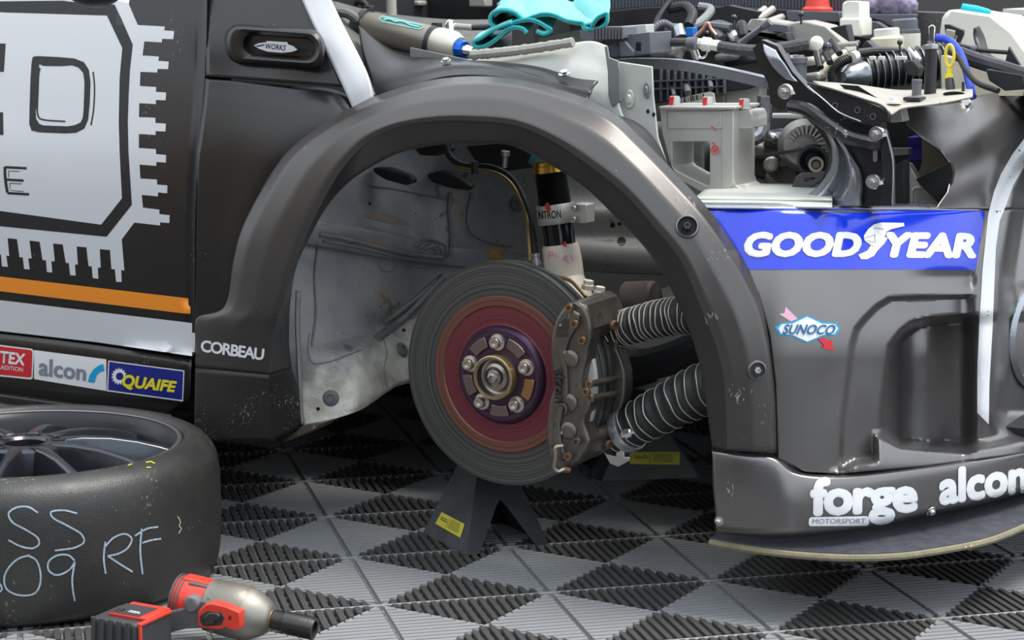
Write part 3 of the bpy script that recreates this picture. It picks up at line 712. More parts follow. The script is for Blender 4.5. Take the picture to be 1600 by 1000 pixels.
# ------------------------------------------------------------------ brake disc
DN = Vector((-math.sin(math.radians(30)), -math.cos(math.radians(30)), 0)); DC = Vector(Pv(786, 585, -.06)); DR = px(DC, 177)
DM = frame(DC, None, z=DN)
DISCM = mat('cast_iron_swept', (.12, .12, .12), .38, .75)
def radial(m, scale, lo, hi, det=3, rlo=None, rhi=None, cen=(.5, .5, .5)):
    """rings turned about the object's own axis (machining and pad marks)"""
    n = m.node_tree; b = n.nodes['Principled BSDF']; tc = n.nodes.new('ShaderNodeTexCoord'); sx = n.nodes.new('ShaderNodeSeparateXYZ'); n.links.new(tc.outputs['Object'], sx.inputs[0])
    cb = n.nodes.new('ShaderNodeCombineXYZ'); n.links.new(sx.outputs[0], cb.inputs[0]); n.links.new(sx.outputs[1], cb.inputs[1])
    ln = n.nodes.new('ShaderNodeVectorMath'); ln.operation = 'LENGTH'; n.links.new(cb.outputs[0], ln.inputs[0])
    nz = n.nodes.new('ShaderNodeTexNoise'); nz.noise_dimensions = '1D'; nz.inputs['Scale'].default_value = scale; nz.inputs['Detail'].default_value = det; nz.inputs['Roughness'].default_value = .7
    n.links.new(ln.outputs['Value'], nz.inputs['W'])
    rp = n.nodes.new('ShaderNodeValToRGB'); rp.color_ramp.elements[0].position = .3; rp.color_ramp.elements[1].position = .7; rp.color_ramp.elements[0].color = (*lo, 1); rp.color_ramp.elements[1].color = (*hi, 1)
    n.links.new(nz.outputs['Fac'], rp.inputs[0]); n.links.new(rp.outputs[0], b.inputs['Base Color'])
    bp = n.nodes.new('ShaderNodeBump'); bp.inputs['Strength'].default_value = .25; bp.inputs['Distance'].default_value = .001; n.links.new(nz.outputs['Fac'], bp.inputs['Height']); n.links.new(bp.outputs[0], b.inputs['Normal'])
    return m
radial(DISCM, 260, (.070, .075, .073), (.16, .168, .16))
disc = MB().lathe([(DR*.70, -.030), (DR*.995, -.030), (DR, -.029), (DR, -.021), (DR*.965, -.020)], 128, DM, caps=False)
disc.lathe([(DR*.965, -.010), (DR, -.009), (DR, -.001), (DR*.995, 0), (DR*.70, 0), (DR*.695, -.001)], 128, DM, caps=False)
disc.lathe([(DR*.965, -.021), (DR*.965, -.009)], 128, DM, caps=False)
dm = MB(); dm.v = [DM.inverted() @ a for a in disc.v]; dm.f = disc.f
brake = dm.build('brake_disc', DISCM, car, M=DM, angle=30, label='large ventilated brake disc, heat tinted towards the middle')
def dpart(name, prof, m, parent=None, n=96, label=None):
    q = MB().lathe(prof, n, caps=False); return q.build(name, m, parent or brake, M=DM, angle=30, label=label)
m_ = radial(mat('heat_tint_brown', (.30, .12, .09), .42, .7), 300, (.17, .075, .058), (.27, .12, .09))
dpart('inner_band', [(DR*.70, -.006), (DR*.70, .0025), (DR*.695, .003), (DR*.615, .003), (DR*.605, .001)], m_, label='brown heat tinted band')
m_ = radial(mat('heat_tint_red', (.22, .05, .07), .42, .6), 200, (.16, .038, .05), (.22, .055, .07))
dpart('hat_face', [(DR*.607, .0008), (DR*.45, .0015), (DR*.44, .003)], m_, label='dark red disc hat')
m_ = radial(mat('heat_tint_violet', (.08, .045, .09), .35, .75), 240, (.05, .03, .065), (.12, .07, .11))
dpart('hat_flange', [(DR*.445, .002), (DR*.42, .010), (DR*.405, .012), (DR*.17, .012), (DR*.16, .012)], m_, label='violet tinted mounting flange')
HUBM = radial(mat('hub_steel', (.35, .33, .3), .3, .95), 300, (.25, .23, .2), (.5, .47, .42))
hub = dpart('wheel_hub', [(DR*.195, .010), (DR*.195, .022), (DR*.188, .030), (DR*.165, .030), (DR*.160, .018), (DR*.125, .016), (DR*.120, .024), (DR*.095, .026), (DR*.09, .020), (DR*.07, .020), (DR*.066, .027), (DR*.045, .028), (DR*.03, .026), (1e-5, .026)], HUBM, label='polished hub nose')
dpart('hub_ring', [(DR*.196, .018), (DR*.200, .026), (DR*.196, .031), (DR*.186, .032), (DR*.183, .029)], BRASS, label='brass coloured spigot ring')
MB().lathe([(DR*.045, .026), (DR*.045, .034), (DR*.03, .035), (DR*.028, .028), (1e-6, .028)], 6, caps=False).build('hub_nut', STEEL, brake, M=DM)
LUG = mat('wheel_stud_steel', (.62, .58, .52), .28, .9, rvar=.08)
lug0 = None
for k in range(5):
    a = math.radians(20+72*k)
    M = DM @ Matrix.Translation((DR*.30*math.cos(a), DR*.30*math.sin(a), .011))
    if lug0 is None:
        q = MB(); q.lathe([(.0125, 0), (.0125, .003), (.0085, .004)], 24, caps=False); q.lathe([(.0085, .003), (.0085, .013), (.0075, .0145), (.0045, .0145), (.0045, .010), (1e-6, .010)], 24, caps=False)
        lug0 = q.build('wheel_stud', LUG, brake, M=M)
    else: link(bpy.data.objects.new('wheel_stud', lug0.data), brake, M)
for k in range(5):
    a = math.radians(56+72*k); M = DM @ Matrix.Translation((DR*.315*math.cos(a), DR*.315*math.sin(a), .0122)) @ Matrix.Rotation(a, 4, 'Z')
    q = MB(); r0, r1 = -DR*.05, DR*.05
    q.prism([((DR*.315+r)*math.cos(t)-DR*.315, (DR*.315+r)*math.sin(t)) for r, ts in ((r0, (-.28, -.14, 0, .14, .28)), (r1, (.28, .14, 0, -.14, -.28))) for t in ts], .004); q.build('flange_lobe', mat('flange_brown', (.42, .22, .10), .35, .8) if k == 4 else mat('flange_tint', (.26, .20, .19), .32, .85), brake, M=M, bevel=.0012)
# upright and hub carrier behind the disc
MB().lathe([(.05, -.03), (.06, -.07), (.06, -.14), (.04, -.2), (1e-5, -.2)], 24, DM).build('hub_carrier', DARK, car)
MB().tube([tuple(DM @ Vector((0, -.03, -.13))), tuple(W(.02, -.5, .22))], .02).build('wishbone', DARK, car)
# ------------------------------------------------------------------ caliper
CAL = speckle(mat('caliper_bronze', (.13, .113, .098), .36, .75, bump=.25, bscale=260, var=(.24, .22, .19), vscale=22, rvar=.08), (.07, .06, .05), 90, .72, .6, 14)
cbody = [(884, 474), (876, 484), (868, 498), (861, 520), (859, 552), (861, 575), (866, 592), (865, 606), (859, 622), (856, 640), (853, 668), (853, 690), (856, 712), (862, 727), (874, 735), (890, 730),
         (903, 722), (912, 708), (922, 690), (917, 676), (912, 662), (914, 650), (921, 640), (922, 630), (914, 620), (909, 606), (909, 592), (913, 574), (917, 560), (918, 545), (922, 532), (924, 514), (920, 494), (912, 478), (900, 470)]
cal = MB().plate(cbody, -.012, .036).build('brake_caliper', CAL, car, bevel=.005, seg=3, label='bronze grey multi-piston caliper')
SURF['cal'] = None
def cplate(name, poly, v, t, bev=.003, m=CAL, **k): return MB().plate(poly, v, t).build(name, m, cal, bevel=bev, seg=3, **k)
cplate('face_rib', [(890, 482), (884, 500), (872, 520), (869, 545), (874, 562), (876, 590), (873, 612), (866, 640), (862, 680), (866, 708), (876, 722), (884, 716), (876, 690), (874, 664), (880, 640), (887, 618), (886, 590), (884, 566), (884, 545), (890, 528), (902, 510), (906, 492)], -.006, .012, .003)
cplate('top_bridge', [(884, 474), (900, 469), (914, 478), (922, 496), (926, 514), (918, 534), (900, 538), (878, 524), (876, 496)], -.014, .115, .006)
cplate('bottom_bridge', [(868, 690), (914, 674), (922, 686), (918, 704), (908, 720), (890, 732), (872, 734), (862, 720)], -.014, .105, .006)
cplate('inner_half', [(932, 474), (950, 482), (962, 498), (967, 516), (966, 534), (963, 546), (970, 560), (976, 580), (977, 600), (976, 618), (971, 638), (961, 652), (958, 662), (960, 690), (944, 708), (926, 716), (928, 692), (944, 676), (952, 650), (957, 622), (957, 596), (953, 566), (946, 540), (934, 520)], -.092, .03, .004)
for i, (cx, cy) in enumerate(((886, 512), (893, 560), (891, 628), (890, 672))):      # piston bosses on the outboard half
    M = frame(pt((cx, cy, -.014)), None, z=V); k = px(pt((cx, cy, -.014)), 1); MB().lathe([(15*k, 0), (14*k, .005), (11*k, .0072), (7*k, .0082), (1e-6, .0084)], 28, M, caps=False).build('piston_boss', CAL, cal)
cplate('pocket', [(871, 505), (884, 494), (889, 500), (888, 526), (868, 527)], -.0052, .004, .0015, mat('pocket_dark', (.06, .053, .048), .5, .5))
PADW = speckle(mat('pad_backing', (.60, .59, .58), .6, .3), (.06, .06, .06), 400, .66, .9, 60)
def padplate(v, t, m, ro, ri, a0, a1, name, label=None):
    Mi = DM; q = MB(); pts = [(ro*math.cos(math.radians(a)), ro*math.sin(math.radians(a))) for a in np.linspace(a0, a1, 14)]+[(ri*math.cos(math.radians(a)), ri*math.sin(math.radians(a))) for a in np.linspace(a1, a0, 14)]
    q.prism(pts, t, None, z0=v); return q.build(name, m, cal, M=DM, bevel=.001, label=label)
# disc local frame: find the angle that points to the caliper
ca = DM.inverted() @ Vector(pt((905, 606, -.06))); ang = math.degrees(math.atan2(ca.y, ca.x))
padplate(.001, .011, mat('pad_friction', (.05, .05, .05), .8), DR*.99, DR*.7, ang-23, ang+23, 'brake_pad')
padplate(.012, .010, PADW, DR*.985, DR*.7, ang-24, ang+24, 'pad_backing_plate', 'scuffed pale pad backing plate')
padplate(-.045, .014, mat('pad_friction', (.05, .05, .05), .8), DR*.99, DR*.7, ang-23, ang+23, 'brake_pad')
padplate(-.054, .010, PADW, DR*1.02, DR*.7, ang-24, ang+24, 'pad_backing_plate', 'scuffed pale pad backing plate')
for (a, b) in (((922, 600), (972, 589)), ((924, 622), (975, 612))):
    q = MB(); q.tube([pt((*a, -.015)), pt((*b, -.115))], px(pt((*a, -.015)), 5.5), 12); q.build('cross_brace', CAL, cal, label='pad retaining brace')
    bolt(pt((a[0], a[1], -.008)), V, 6.5, mat('rusty_bolt', (.25, .16, .10), .45, .8), cal, 'brace_bolt', label='rusty cap screw')
pbox(976, 601, -.112, 10, 44, .012).build('brace_plate', CAL, cal, bevel=.002)
RB = MATS['rusty_bolt']
for x, y, v in ((891, 481, -.007), (899, 506, -.003), (911, 532, -.006), (902, 690, -.004), (889, 713, -.004), (917, 612, -.005)): bolt(pt((x, y, v)), V, 7, RB if x != 902 else CAL, cal, 'caliper_bolt', label='rusty cap screw' if x != 902 else None)
bolt(pt((958, 508, -.06)), U+V*.4, 8, RB, cal, 'caliper_bolt'); bolt(pt((950, 694, -.06)), U+V*.4, 7, RB, cal, 'caliper_bolt')
for x, y in ((883, 550), (878, 676), (876, 508)): bolt(pt((x, y, -.005)), V, 2.6, STEEL, cal, 'grub_screw')
ptube([(880, 696, -.002), (869, 699, .004), (868, 716, .006), (866, 730, .006), (872, 736, .002), (882, 733, -.004)], 3.2).build('bleed_pipe', mat('pipe_bronze', (.42, .36, .30), .3, .9), cal, label='short bleed pipe')
lax((881, 733, -.004), (890, 735, -.01), [(0, 5), (1, 5)], 6).build('bleed_nut', RB, cal)
tv, tf = text2d('alcon', [(867, 577), (867, 630), (879, 630), (879, 577)], .02)
q = MB(); q.add([Pv(x, y, .0005) for x, y in tv], orient([list(Pv(x, y, .0005)) for x, y in tv], tf)); q.build('cast_lettering', mat('cast_letters', (.09, .08, .07), .5, .6), cal, solid=.0065, fix=False)
vs_, fs_ = stroke2d([(882, 650), (884, 640), (880, 633), (872, 632)], 3.2, 10); MB().add([Pv(x, y, .0) for x, y in vs_], orient([list(Pv(x, y, 0)) for x, y in vs_], fs_)).build('cast_arc', MATS['cast_letters'], cal, solid=.006, fix=False)
# ------------------------------------------------------------------ brake cooling ducts
DUCT = mat('duct_fabric', (.022, .022, .024), .55, bump=.4, bscale=120)
WIRE = mat('duct_wire', (.62, .60, .50), .4, .3)
def duct(path, r0, r1, turns, label):
    P = crom([pt(c) for c in path], 240); k = depth(P[0])/FPX; n = 22; nr = turns
    R = np.interp(np.linspace(0, 1, 240), [0, 1], [r0*k, r1*k]); ph = np.linspace(0, nr*2*math.pi, 240)
    R2 = R*(1-.07*(.5-.5*np.cos(ph))); vs = []
    T = np.gradient(P, axis=0); T /= np.linalg.norm(T, axis=1)[:, None]; N = np.cross(T[0], ZZ); N /= np.linalg.norm(N); q = MB(); hel = []
    H = 1400; hp = []
    for i in range(240):
        N = N-T[i]*(N@T[i]); N /= np.linalg.norm(N); B = np.cross(T[i], N)
        for a in range(n): t = 2*math.pi*a/n; vs.append(P[i]+R2[i]*(math.cos(t)*N+math.sin(t)*B))
        hp.append((P[i], N.copy(), B.copy(), R[i]))
    fs = [(i*n+a, (i+1)*n+a, (i+1)*n+(a+1) % n, i*n+(a+1) % n) for i in range(239) for a in range(n)]
    q.add(vs, fs); d = q.build('brake_duct', DUCT, car, label=label)
    for j in range(nr+1):
        i = min(int(j/nr*239), 239); c, N_, B_, r = hp[i]; random.seed(j); a0 = random.random()*6; am = .018+.02*random.random()
        tt = T[i]; ring = [c+r*1.005*(math.cos(t)*N_+math.sin(t)*B_)+tt*r*(.10*math.sin(t*1+a0)*1+am*math.sin(5*t+a0)) for t in np.linspace(0, 2*math.pi, 37)]
        w = MB(); w.tube(ring, .0009, 5, caps=False); w.build('wire_hoop', WIRE, d)
    return d
duct([(948, 520, -.12), (985, 510, -.11), (1030, 498, -.10), (1075, 492, -.09), (1130, 490, -.08)], 28, 30, 22, 'upper ribbed black cooling duct')
d2 = duct([(952, 684, -.12), (985, 667, -.11), (1035, 640, -.10), (1090, 612, -.09), (1145, 590, -.08)], 31, 42, 13, 'lower ribbed black cooling duct')
lax((973, 673.5, -.113), (986, 667, -.1095), [(0, 30), (0, 36), (.1, 37), (.9, 37.5), (1, 36.5), (1, 30)], 48).build('hose_clamp', mat('clamp_steel', (.62, .64, .66), .30, .8), d2, label='bright steel hose clamp')
lax((972, 680, -.06), (992, 672, -.06), [(0, 5), (.3, 5), (.3, 8), (.7, 8), (.7, 5), (1, 5)], 6).build('clamp_screw', CHROME, d2)
MB().plate([(944, 708), (962, 712), (962, 700), (975, 700), (975, 714), (984, 714), (984, 720), (966, 730), (952, 724)], -.10, .006).build('duct_bracket', CHROME, car, bevel=.001)
lax((975, 470, -.32), (1025, 468, -.32), [(0, 1), (.0, 26), (.1, 30), (.9, 30), (1, 26)], 24).build('rubber_bush', mat('brown_boot', (.10, .08, .07), .6), car)
# driveshaft boot / dark pipe behind ducts
ptube([(960, 560, -.35), (1000, 570, -.34), (1050, 560, -.32), (1100, 540, -.3)], 26).build('track_rod_boot', BLACK, car)
# ------------------------------------------------------------------ front structure and engine bay
TIN = mat('primer_metal', (.50, .51, .47), .5, .15, bump=.3, bscale=50, var=(.62, .62, .58), vscale=10)
TIN2 = mat('grey_flange', (.22, .23, .23), .5, .3)
SILV = mat('steel_panel', (.42, .44, .47), .3, .85, bump=.2, bscale=120, var=(.3, .32, .36), vscale=12, rvar=.1)
CAST = mat('cast_alloy', (.30, .29, .27), .5, .7, bump=.6, bscale=150, var=(.42, .41, .38), vscale=25)
CASTD = mat('dirty_casting', (.10, .10, .095), .6, .4, bump=.7, bscale=120, var=(.2, .19, .17), vscale=20)
GPL = mat('grey_plastic', (.11, .115, .135), .45, bump=.1, bscale=300)
LGPL = mat('light_grey_cover', (.40, .38, .34), .5, .2, bump=.2, bscale=80)
CRP = mat('cream_plastic', (.70, .64, .48), .45, bump=.1, bscale=100)
WPL = mat('white_plastic', (.75, .74, .68), .45, bump=.1, bscale=60)
NYL = mat('braided_hose', (.025, .027, .03), .5, bump=.8, bscale=500, var=(.1, .1, .11), vscale=200)
BEADM = speckle(mat('black_carrier', (.022, .022, .023), .30, .2, rvar=.08), (.35, .33, .3), 200, .74, .7, 12)
def plate(name, poly, v, t, m, parent=car, bev=.0015, label=None, holes=()): return MB().plate(poly, v, t, holes).build(name, m, parent, bevel=bev, label=label)
loft('wing_shelf', [
    [(560, 40, -.20), (620, 80, -.19), (700, 92, -.16), (790, 97, -.15), (850, 106, -.135), (900, 122, -.125), (934, 126, -.12)],
    [(566, 80, -.15), (620, 100, -.14), (700, 97, -.12), (785, 99, -.12), (845, 110, -.115), (895, 128, -.11), (928, 133, -.11)],
    [(578, 124, -.105), (620, 117, -.105), (700, 102, -.10), (780, 104, -.10), (840, 117, -.10), (890, 135, -.09), (924, 143, -.09)],
    [(580, 140, -.09), (620, 130, -.09), (700, 110, -.09), (780, 110, -.09), (838, 121, -.09), (888, 142, -.085), (920, 152, -.085)],
    [(582, 158, -.075), (625, 140, -.075), (700, 119, -.075), (780, 120, -.075), (831, 133, -.075), (884, 153, -.075), (918, 165, -.075)]], PAINT, car, 60, 30, surf='shelf')
bolt(pt((697, 96, -.11)), ZZ*1.+V*.4, 6, STEEL, car, 'flange_bolt', False); bolt(pt((882, 116, -.105)), ZZ*1.+V*.4, 7, CHROME, car, 'flange_bolt', False)
tower = loft('strut_tower_panel', [
    [(730, 92, -.19), (800, 84, -.19), (870, 72, -.19), (925, 64, -.19), (948, 71, -.19)],
    [(720, 97, -.175), (800, 92, -.175), (870, 88, -.175), (925, 90, -.18), (952, 95, -.18)],
    [(715, 105, -.165), (800, 103, -.165), (880, 110, -.165), (940, 118, -.17), (966, 122, -.175)],
    [(715, 130, -.16), (800, 130, -.16), (880, 140, -.16), (935, 155, -.16), (967, 160, -.165)],
    [(715, 200, -.16), (800, 200, -.16), (880, 200, -.16), (940, 205, -.16), (985, 210, -.165)]], TIN, car, 40, 26, label='pale bare metal strut tower edge')
plate('tower_flange', [(944, 72), (949, 72), (952, 90), (966, 95), (969, 114), (969, 158), (957, 168), (950, 150), (949, 110)], -.158, .004, TIN2)
plate('tower_side', [(966, 96), (1019, 104), (1021, 150), (1028, 215), (1044, 262), (1034, 246), (1018, 222), (1000, 203), (958, 176), (969, 158)], -.175, .004, TIN, label='pale metal side plate with pressed boss')
for x, y, rx, ry in ((984, 155, 8, 15), (1011, 141, 6, 13)):
    P_ = pt((x, y, -.174)); k = px(P_, 1); M = frame(P_, None, z=V) @ Matrix.Diagonal((rx/ry, 1, 1, 1)); MB().lathe([(ry*k, 0), (ry*.9*k, .003), (ry*.55*k, .003), (ry*.4*k, .006), (1e-6, .006)], 24, M, caps=False).build('pressed_boss', TIN2 if rx < 7 else TIN, car)
for x, y in ((1012, 174), (1021, 179)): decal_hole = MB().plate(circle2d(x, y, 2.2, 3.4, 12), -.1735, .002).build('hole', SEAM, car)
loft('arch_gasket', [[(955, 178, -.13), (985, 186, -.13), (1008, 200, -.13), (1026, 222, -.13), (1040, 248, -.13), (1052, 280, -.13)], [(945, 185, -.09), (975, 205, -.09), (1000, 225, -.09), (1020, 245, -.09), (1036, 262, -.09), (1050, 290, -.09)]], RUB, car, 30, 6, solid=.006)
# weather strip and plastic tray ends
q = MB()
P = crom([pt(c) for c in [(737, 86, -.165), (780, 82, -.165), (830, 76, -.17), (895, 66, -.17)]], 60)
for i in range(59):
    a, b = P[i], P[i+1]; h = px(a, 7.5+1.8*noise.noise(Vector((i*.35, 0, 0)))); q.tube([a, (a+b)/2, b+(b-a)*.1], [h, h*1.05, h], 8)
q.build('weather_strip', mat('rubber_seal', (.34, .34, .30), .75, bump=.6, bscale=60), car, label='wrinkled grey rubber seal')
def ribbed(name, poly, v, t, x0, x1, step, ytop, ybot, m):
    o = MB().plate(poly, v, t).build(name, m, car, bevel=.001); q = MB(); x = x0
    while x < x1:
        q.plate([(x, ytop(x)), (x+step*.45, ytop(x)), (x+step*.45, ybot(x)), (x, ybot(x))], v+.003, .004); x += step
    r = q.build('ribs', m, o); r['kind'] = 'stuff'; return o
ribbed('seal_end', [(905, 47), (925, 42), (973, 42), (974, 60), (926, 64), (906, 61)], -.20, .05, 926, 972, 5, lambda x: 43, lambda x: 61, GPL)
plate('plastic_tray', [(940, 62), (955, 56), (1016, 50), (1016, 84), (955, 90), (948, 74)], -.22, .08, GPL, label='slate grey plastic tray')
plate('tray_web', [(966, 64), (974, 62), (990, 80), (988, 88), (968, 88)], -.212, .01, GPL); plate('tray_slot', [(993, 66), (1001, 65), (1001, 80), (993, 79)], -.2185, .004, SEAM)
plate('scuttle_ledge', [(840, 58), (900, 46), (1010, 38), (1010, 52), (950, 58), (925, 66), (845, 76)], -.30, .03, TIN)
# cowl
plate('cowl_cover', [(505, -30), (800, -30), (800, 20), (760, 30), (680, 30), (650, 18), (600, 14), (560, 14), (530, 2)], -.75, .05, BLACK)
ribbed('cowl_trim', [(880, -30), (1360, -30), (1360, 22), (1250, 16), (1080, 8), (1000, 12), (890, 24)], -.95, .05, 884, 1350, 5.2, lambda x: -20, lambda x: np.interp(x, [880, 1000, 1080, 1250, 1360], [20, 10, 6, 14, 20]), GPL)
plate('engine_bay_back', [(820, 0), (1620, 24), (1620, 330), (900, 330)], -.98, .04, CASTD)
plate('cowl_lower', [(890, 24), (1000, 12), (1080, 8), (1250, 16), (1330, 24), (1330, 70), (890, 70)], -.90, .03, BLACK)
plate('battery_ledge', [(1228, 17), (1312, 19), (1312, 34), (1230, 32)], -.85, .10, GPL)
for x, y, w_, h_, v_ in ((745, 4, 26, 14, -.70), (790, 10, 30, 12, -.68), (562, 8, 22, 22, -.55), (640, 5, 30, 8, -.7)): pbox(x, y, v_, w_, h_, .03).build('cowl_clip', LGPL, car, bevel=.003)
# silver brace bar
q = MB(); path = [pt(c) for c in [(968, 98, -.30), (1000, 97, -.30), (1060, 99, -.30), (1120, 109, -.30), (1205, 128, -.29)]]
P = crom(path, 30); k = px(P[0], 1); vs = []
sec = [(-12, 6), (12, 6), (13, 4), (9, -9), (5, -10), (-10, -10)]
for p in P:
    for a, b in sec: vs.append(tuple(p-V*(a*k*1.2)+ZZ*(b*k)))
n = len(sec); q.add(vs, [(i*n+j, i*n+(j+1) % n, (i+1)*n+(j+1) % n, (i+1)*n+j) for i in range(29) for j in range(n)])
q.build('brace_bar', SILV, car, label='polished silver brace bar', angle=50)
# dark module with rib grid
mod = plate('air_box', [(1016, 104), (1200, 126), (1165, 140), (1100, 148), (1020, 162)], -.46, .06, BLACK)
for x in range(1030, 1140, 11): MB().plate([(x, 108+(x-1030)*.13), (x+2.5, 108+(x-1030)*.13), (x+3.5, 158-(x-1030)*.12), (x+1, 158-(x-1030)*.12)], -.452, .008).build('module_rib', GPL, mod)
for y in (126, 138): MB().plate([(1020, y), (1130, y-4), (1130, y-2), (1020, y+2.5)], -.451, .008).build('module_rib', GPL, mod)
for x, y, r in ((1072, 126, 7), (1108, 118, 5), (1050, 130, 4)): lax((x, y, -.47), (x+3, y+20, -.44), [(0, r), (1, r*.8)], 14).build('module_boss', GPL, mod)
plate('engine_cover_plate', [(1128, 128), (1188, 126), (1188, 168), (1181, 188), (1128, 200)], -.48, .03, TIN, label='pale alloy engine end plate')
plate('cover_notch', circle2d(1167, 127, 11, 9, 20), -.475, .006, SEAM)
plate('block_face', [(1020, 160), (1132, 140), (1132, 175), (1020, 175)], -.47, .03, mat('tan_metal', (.32, .28, .23), .5, .3))
lab = plate('paper_label', [(1060, 154), (1108, 143), (1115, 146), (1118, 168), (1062, 170)], -.44, .003, mat('paper', (.75, .70, .60), .7), bev=0, label='cream paper barcode label')
q = MB(); random.seed(3); x = 1064
while x < 1100:
    w_ = random.choice((1, 1, 2)); yb = 154-(x-1060)*.2; q.plate([(x, yb), (x+w_, yb), (x+w_+1, yb+8), (x+1, yb+8)], -.4392, .0005); x += w_+random.choice((1.2, 1.8, 2.6))
q.build('barcode', DBLACK, lab)['kind'] = 'stuff'
# machined engine mount
mt = MB().plate([(1031, 170), (1147, 170), (1147, 280), (1150, 290), (1158, 295), (1174, 297), (1174, 314), (1136, 313), (1104, 305), (1056, 277), (1046, 252), (1034, 206)], -.26, .085,
    holes=[[(1050, 221), (1106, 221), (1109, 224), (1109, 288), (1104, 290), (1080, 279), (1054, 265), (1050, 260)]]).build('engine_mount', ALU, car, bevel=.002, label='machined alloy engine mount bracket with a square window')
def mp(name, poly, v, t, m=ALU, bev=.0015, **k): return MB().plate(poly, v, t).build(name, m, mt, bevel=bev, **k)
mp('mount_arm', [(1146, 172), (1172, 172), (1176, 180), (1176, 200), (1146, 202)], -.28, .06); mp('mount_foot', [(1172, 297), (1188, 298), (1191, 304), (1191, 313), (1172, 314)], -.265, .075)
mp('mount_ledge', [(1029, 166), (1149, 166), (1149, 171), (1029, 171)], -.25, .10)
mp('mount_step', [(1042, 174), (1128, 174), (1128, 201), (1042, 201)], -.258, .004)
mp('mount_post', [(1128, 172), (1146, 172), (1146, 285), (1136, 300), (1128, 296)], -.257, .004)
for x, y in ((1054, 166), (1106, 167), (1163, 170)):
    c = lax((x, y, -.29), (x, y-16, -.29), [(0, 10.5), (.1, 10.5), (.15, 8.5), (.85, 8.5), (1, 7)], 20).build('mount_cap', WPL, mt, label='pale cap screw with red paint mark')
    MB().plate([(x-8.5, y-14), (x-1, y-15), (x-3, y-1), (x-8, y+2)], -.277, .001).build('paint_mark', RED, c)
c = lax((1166, 302, -.27), (1166, 288, -.27), [(0, 8), (.3, 8), (.35, 5.5), (1, 5.5)], 6).build('mount_bolt', WPL, mt); MB().plate([(1160, 296), (1166, 295), (1165, 301), (1161, 302)], -.262, .001).build('paint_mark', RED, c)
vs_, fs_ = merge2d(stroke2d([(1111, 197), (1119, 204)], 1.6), stroke2d([(1113, 222), (1117, 227), (1113, 230), (1119, 234)], 1.8), stroke2d(circle2d(1117, 235, 6, 7, 16), 1.2, close=True), stroke2d([(1112, 233), (1116, 238), (1121, 233)], 2))
MB().add([Pv(a, b, -.2563) for a, b in vs_], orient([list(Pv(a, b, -.2563)) for a, b in vs_], fs_)).build('red_scribble', RED, mt, fix=False)
# alternator, belt and pulleys
alt = lax((1258, 226, -.46), (1256, 228, -.36), [(0, 40), (.6, 41), (.7, 36), (1, 30)], 36).build('alternator', CAST, car, label='finned alternator behind the front leg')
for k_ in range(14):
    a = math.radians(200+k_*15); x, y = 1258+34*math.cos(a), 228+32*math.sin(a); x2, y2 = 1258+20*math.cos(a), 228+19*math.sin(a)
    MB().plate([(x-1.6*math.sin(a), y+1.6*math.cos(a)), (x+1.6*math.sin(a), y-1.6*math.cos(a)), (x2+1.4*math.sin(a), y2-1.4*math.cos(a)), (x2-1.4*math.sin(a), y2+1.4*math.cos(a))], -.352, .015).build('cooling_fin', CAST, alt)
lax((1271, 249, -.36), (1270, 252, -.30), [(0, 24), (.05, 24), (.15, 21), (.3, 22), (.45, 20), (.6, 22), (.75, 20), (.9, 24), (1, 24), (1, 20), (.7, 12), (.7, 1)], 36).build('alternator_pulley', BLACK, alt)
lax((1275, 256, -.31), (1275, 257, -.29), [(0, 12), (1, 12), (1, 8), (.6, 7)], 24).build('pulley_nut', STEEL, alt); lax((1275, 256, -.295), (1275, 257, -.289), [(0, 6), (1, 5)], 12).build('pulley_center', RB, alt)
q = MB(); a, b = pt((1120, 256, -.38)), pt((1275, 231, -.33)); k = px(a, 1); q.add([a+ZZ*3*k, b+ZZ*3*k, b-ZZ*2*k, a-ZZ*2*k, a+ZZ*3*k-V*.02, b+ZZ*3*k-V*.02, b-ZZ*2*k-V*.02, a-ZZ*2*k-V*.02], [(0, 1, 2, 3), (4, 5, 6, 7), (0, 1, 5, 4), (2, 3, 7, 6)]); q.build('drive_belt', RUB, car)
lax((1206, 257, -.42), (1205, 258, -.37), [(0, 13), (.5, 13), (.55, 10), (.8, 10), (.82, 6), (1, 6)], 24).build('idler_pulley', CAST, car)
plate('tensioner_arm', [(1195, 268), (1216, 262), (1240, 250), (1248, 290), (1230, 300), (1208, 280)], -.42, .03, CASTD)
lax((1150, 292, -.46), (1150, 292, -.40), [(0, 34), (1, 34), (1, 28), (.7, 26)], 36).build('crank_pulley', CASTD, car)
for (x, y, w_, h_, v_, m) in ((1165, 232, 60, 26, -.50, CAST), (1185, 262, 50, 36, -.52, CASTD), (1215, 225, 44, 26, -.50, CASTD), (1160, 205, 30, 22, -.47, SILV), (1208, 282, 30, 26, -.47, CAST), (1200, 215, 26, 18, -.46, SILV), (1070, 245, 60, 44, -.46, CASTD)): pbox(x, y, v_, w_, h_, .08, tilt=.2).build('engine_casting', m, car, bevel=.008)
ptube([(1195, 150, -.45), (1192, 190, -.45), (1186, 212, -.44), (1160, 218, -.43)], 12).build('coolant_pipe', SILV, car)
lax((1232, 203, -.42), (1275, 197, -.42), [(0, 1), (.05, 9), (.3, 11), (.7, 8), (.95, 7), (1, 1)], 20).build('hose_stub', LGPL, car)
lax((1208, 181, -.35), (1256, 181, -.35), [(0, 4.5), (1, 4.5)], 14).build('steady_bar', STEEL, car)
plate('slotted_bracket', [(1234, 300), (1243, 276), (1251, 270), (1290, 267), (1286, 280), (1255, 301)], -.29, .005, mat('dark_steel', (.09, .09, .09), .5, .6), holes=[[(1258, 280), (1266, 279), (1264, 284), (1257, 285)]])
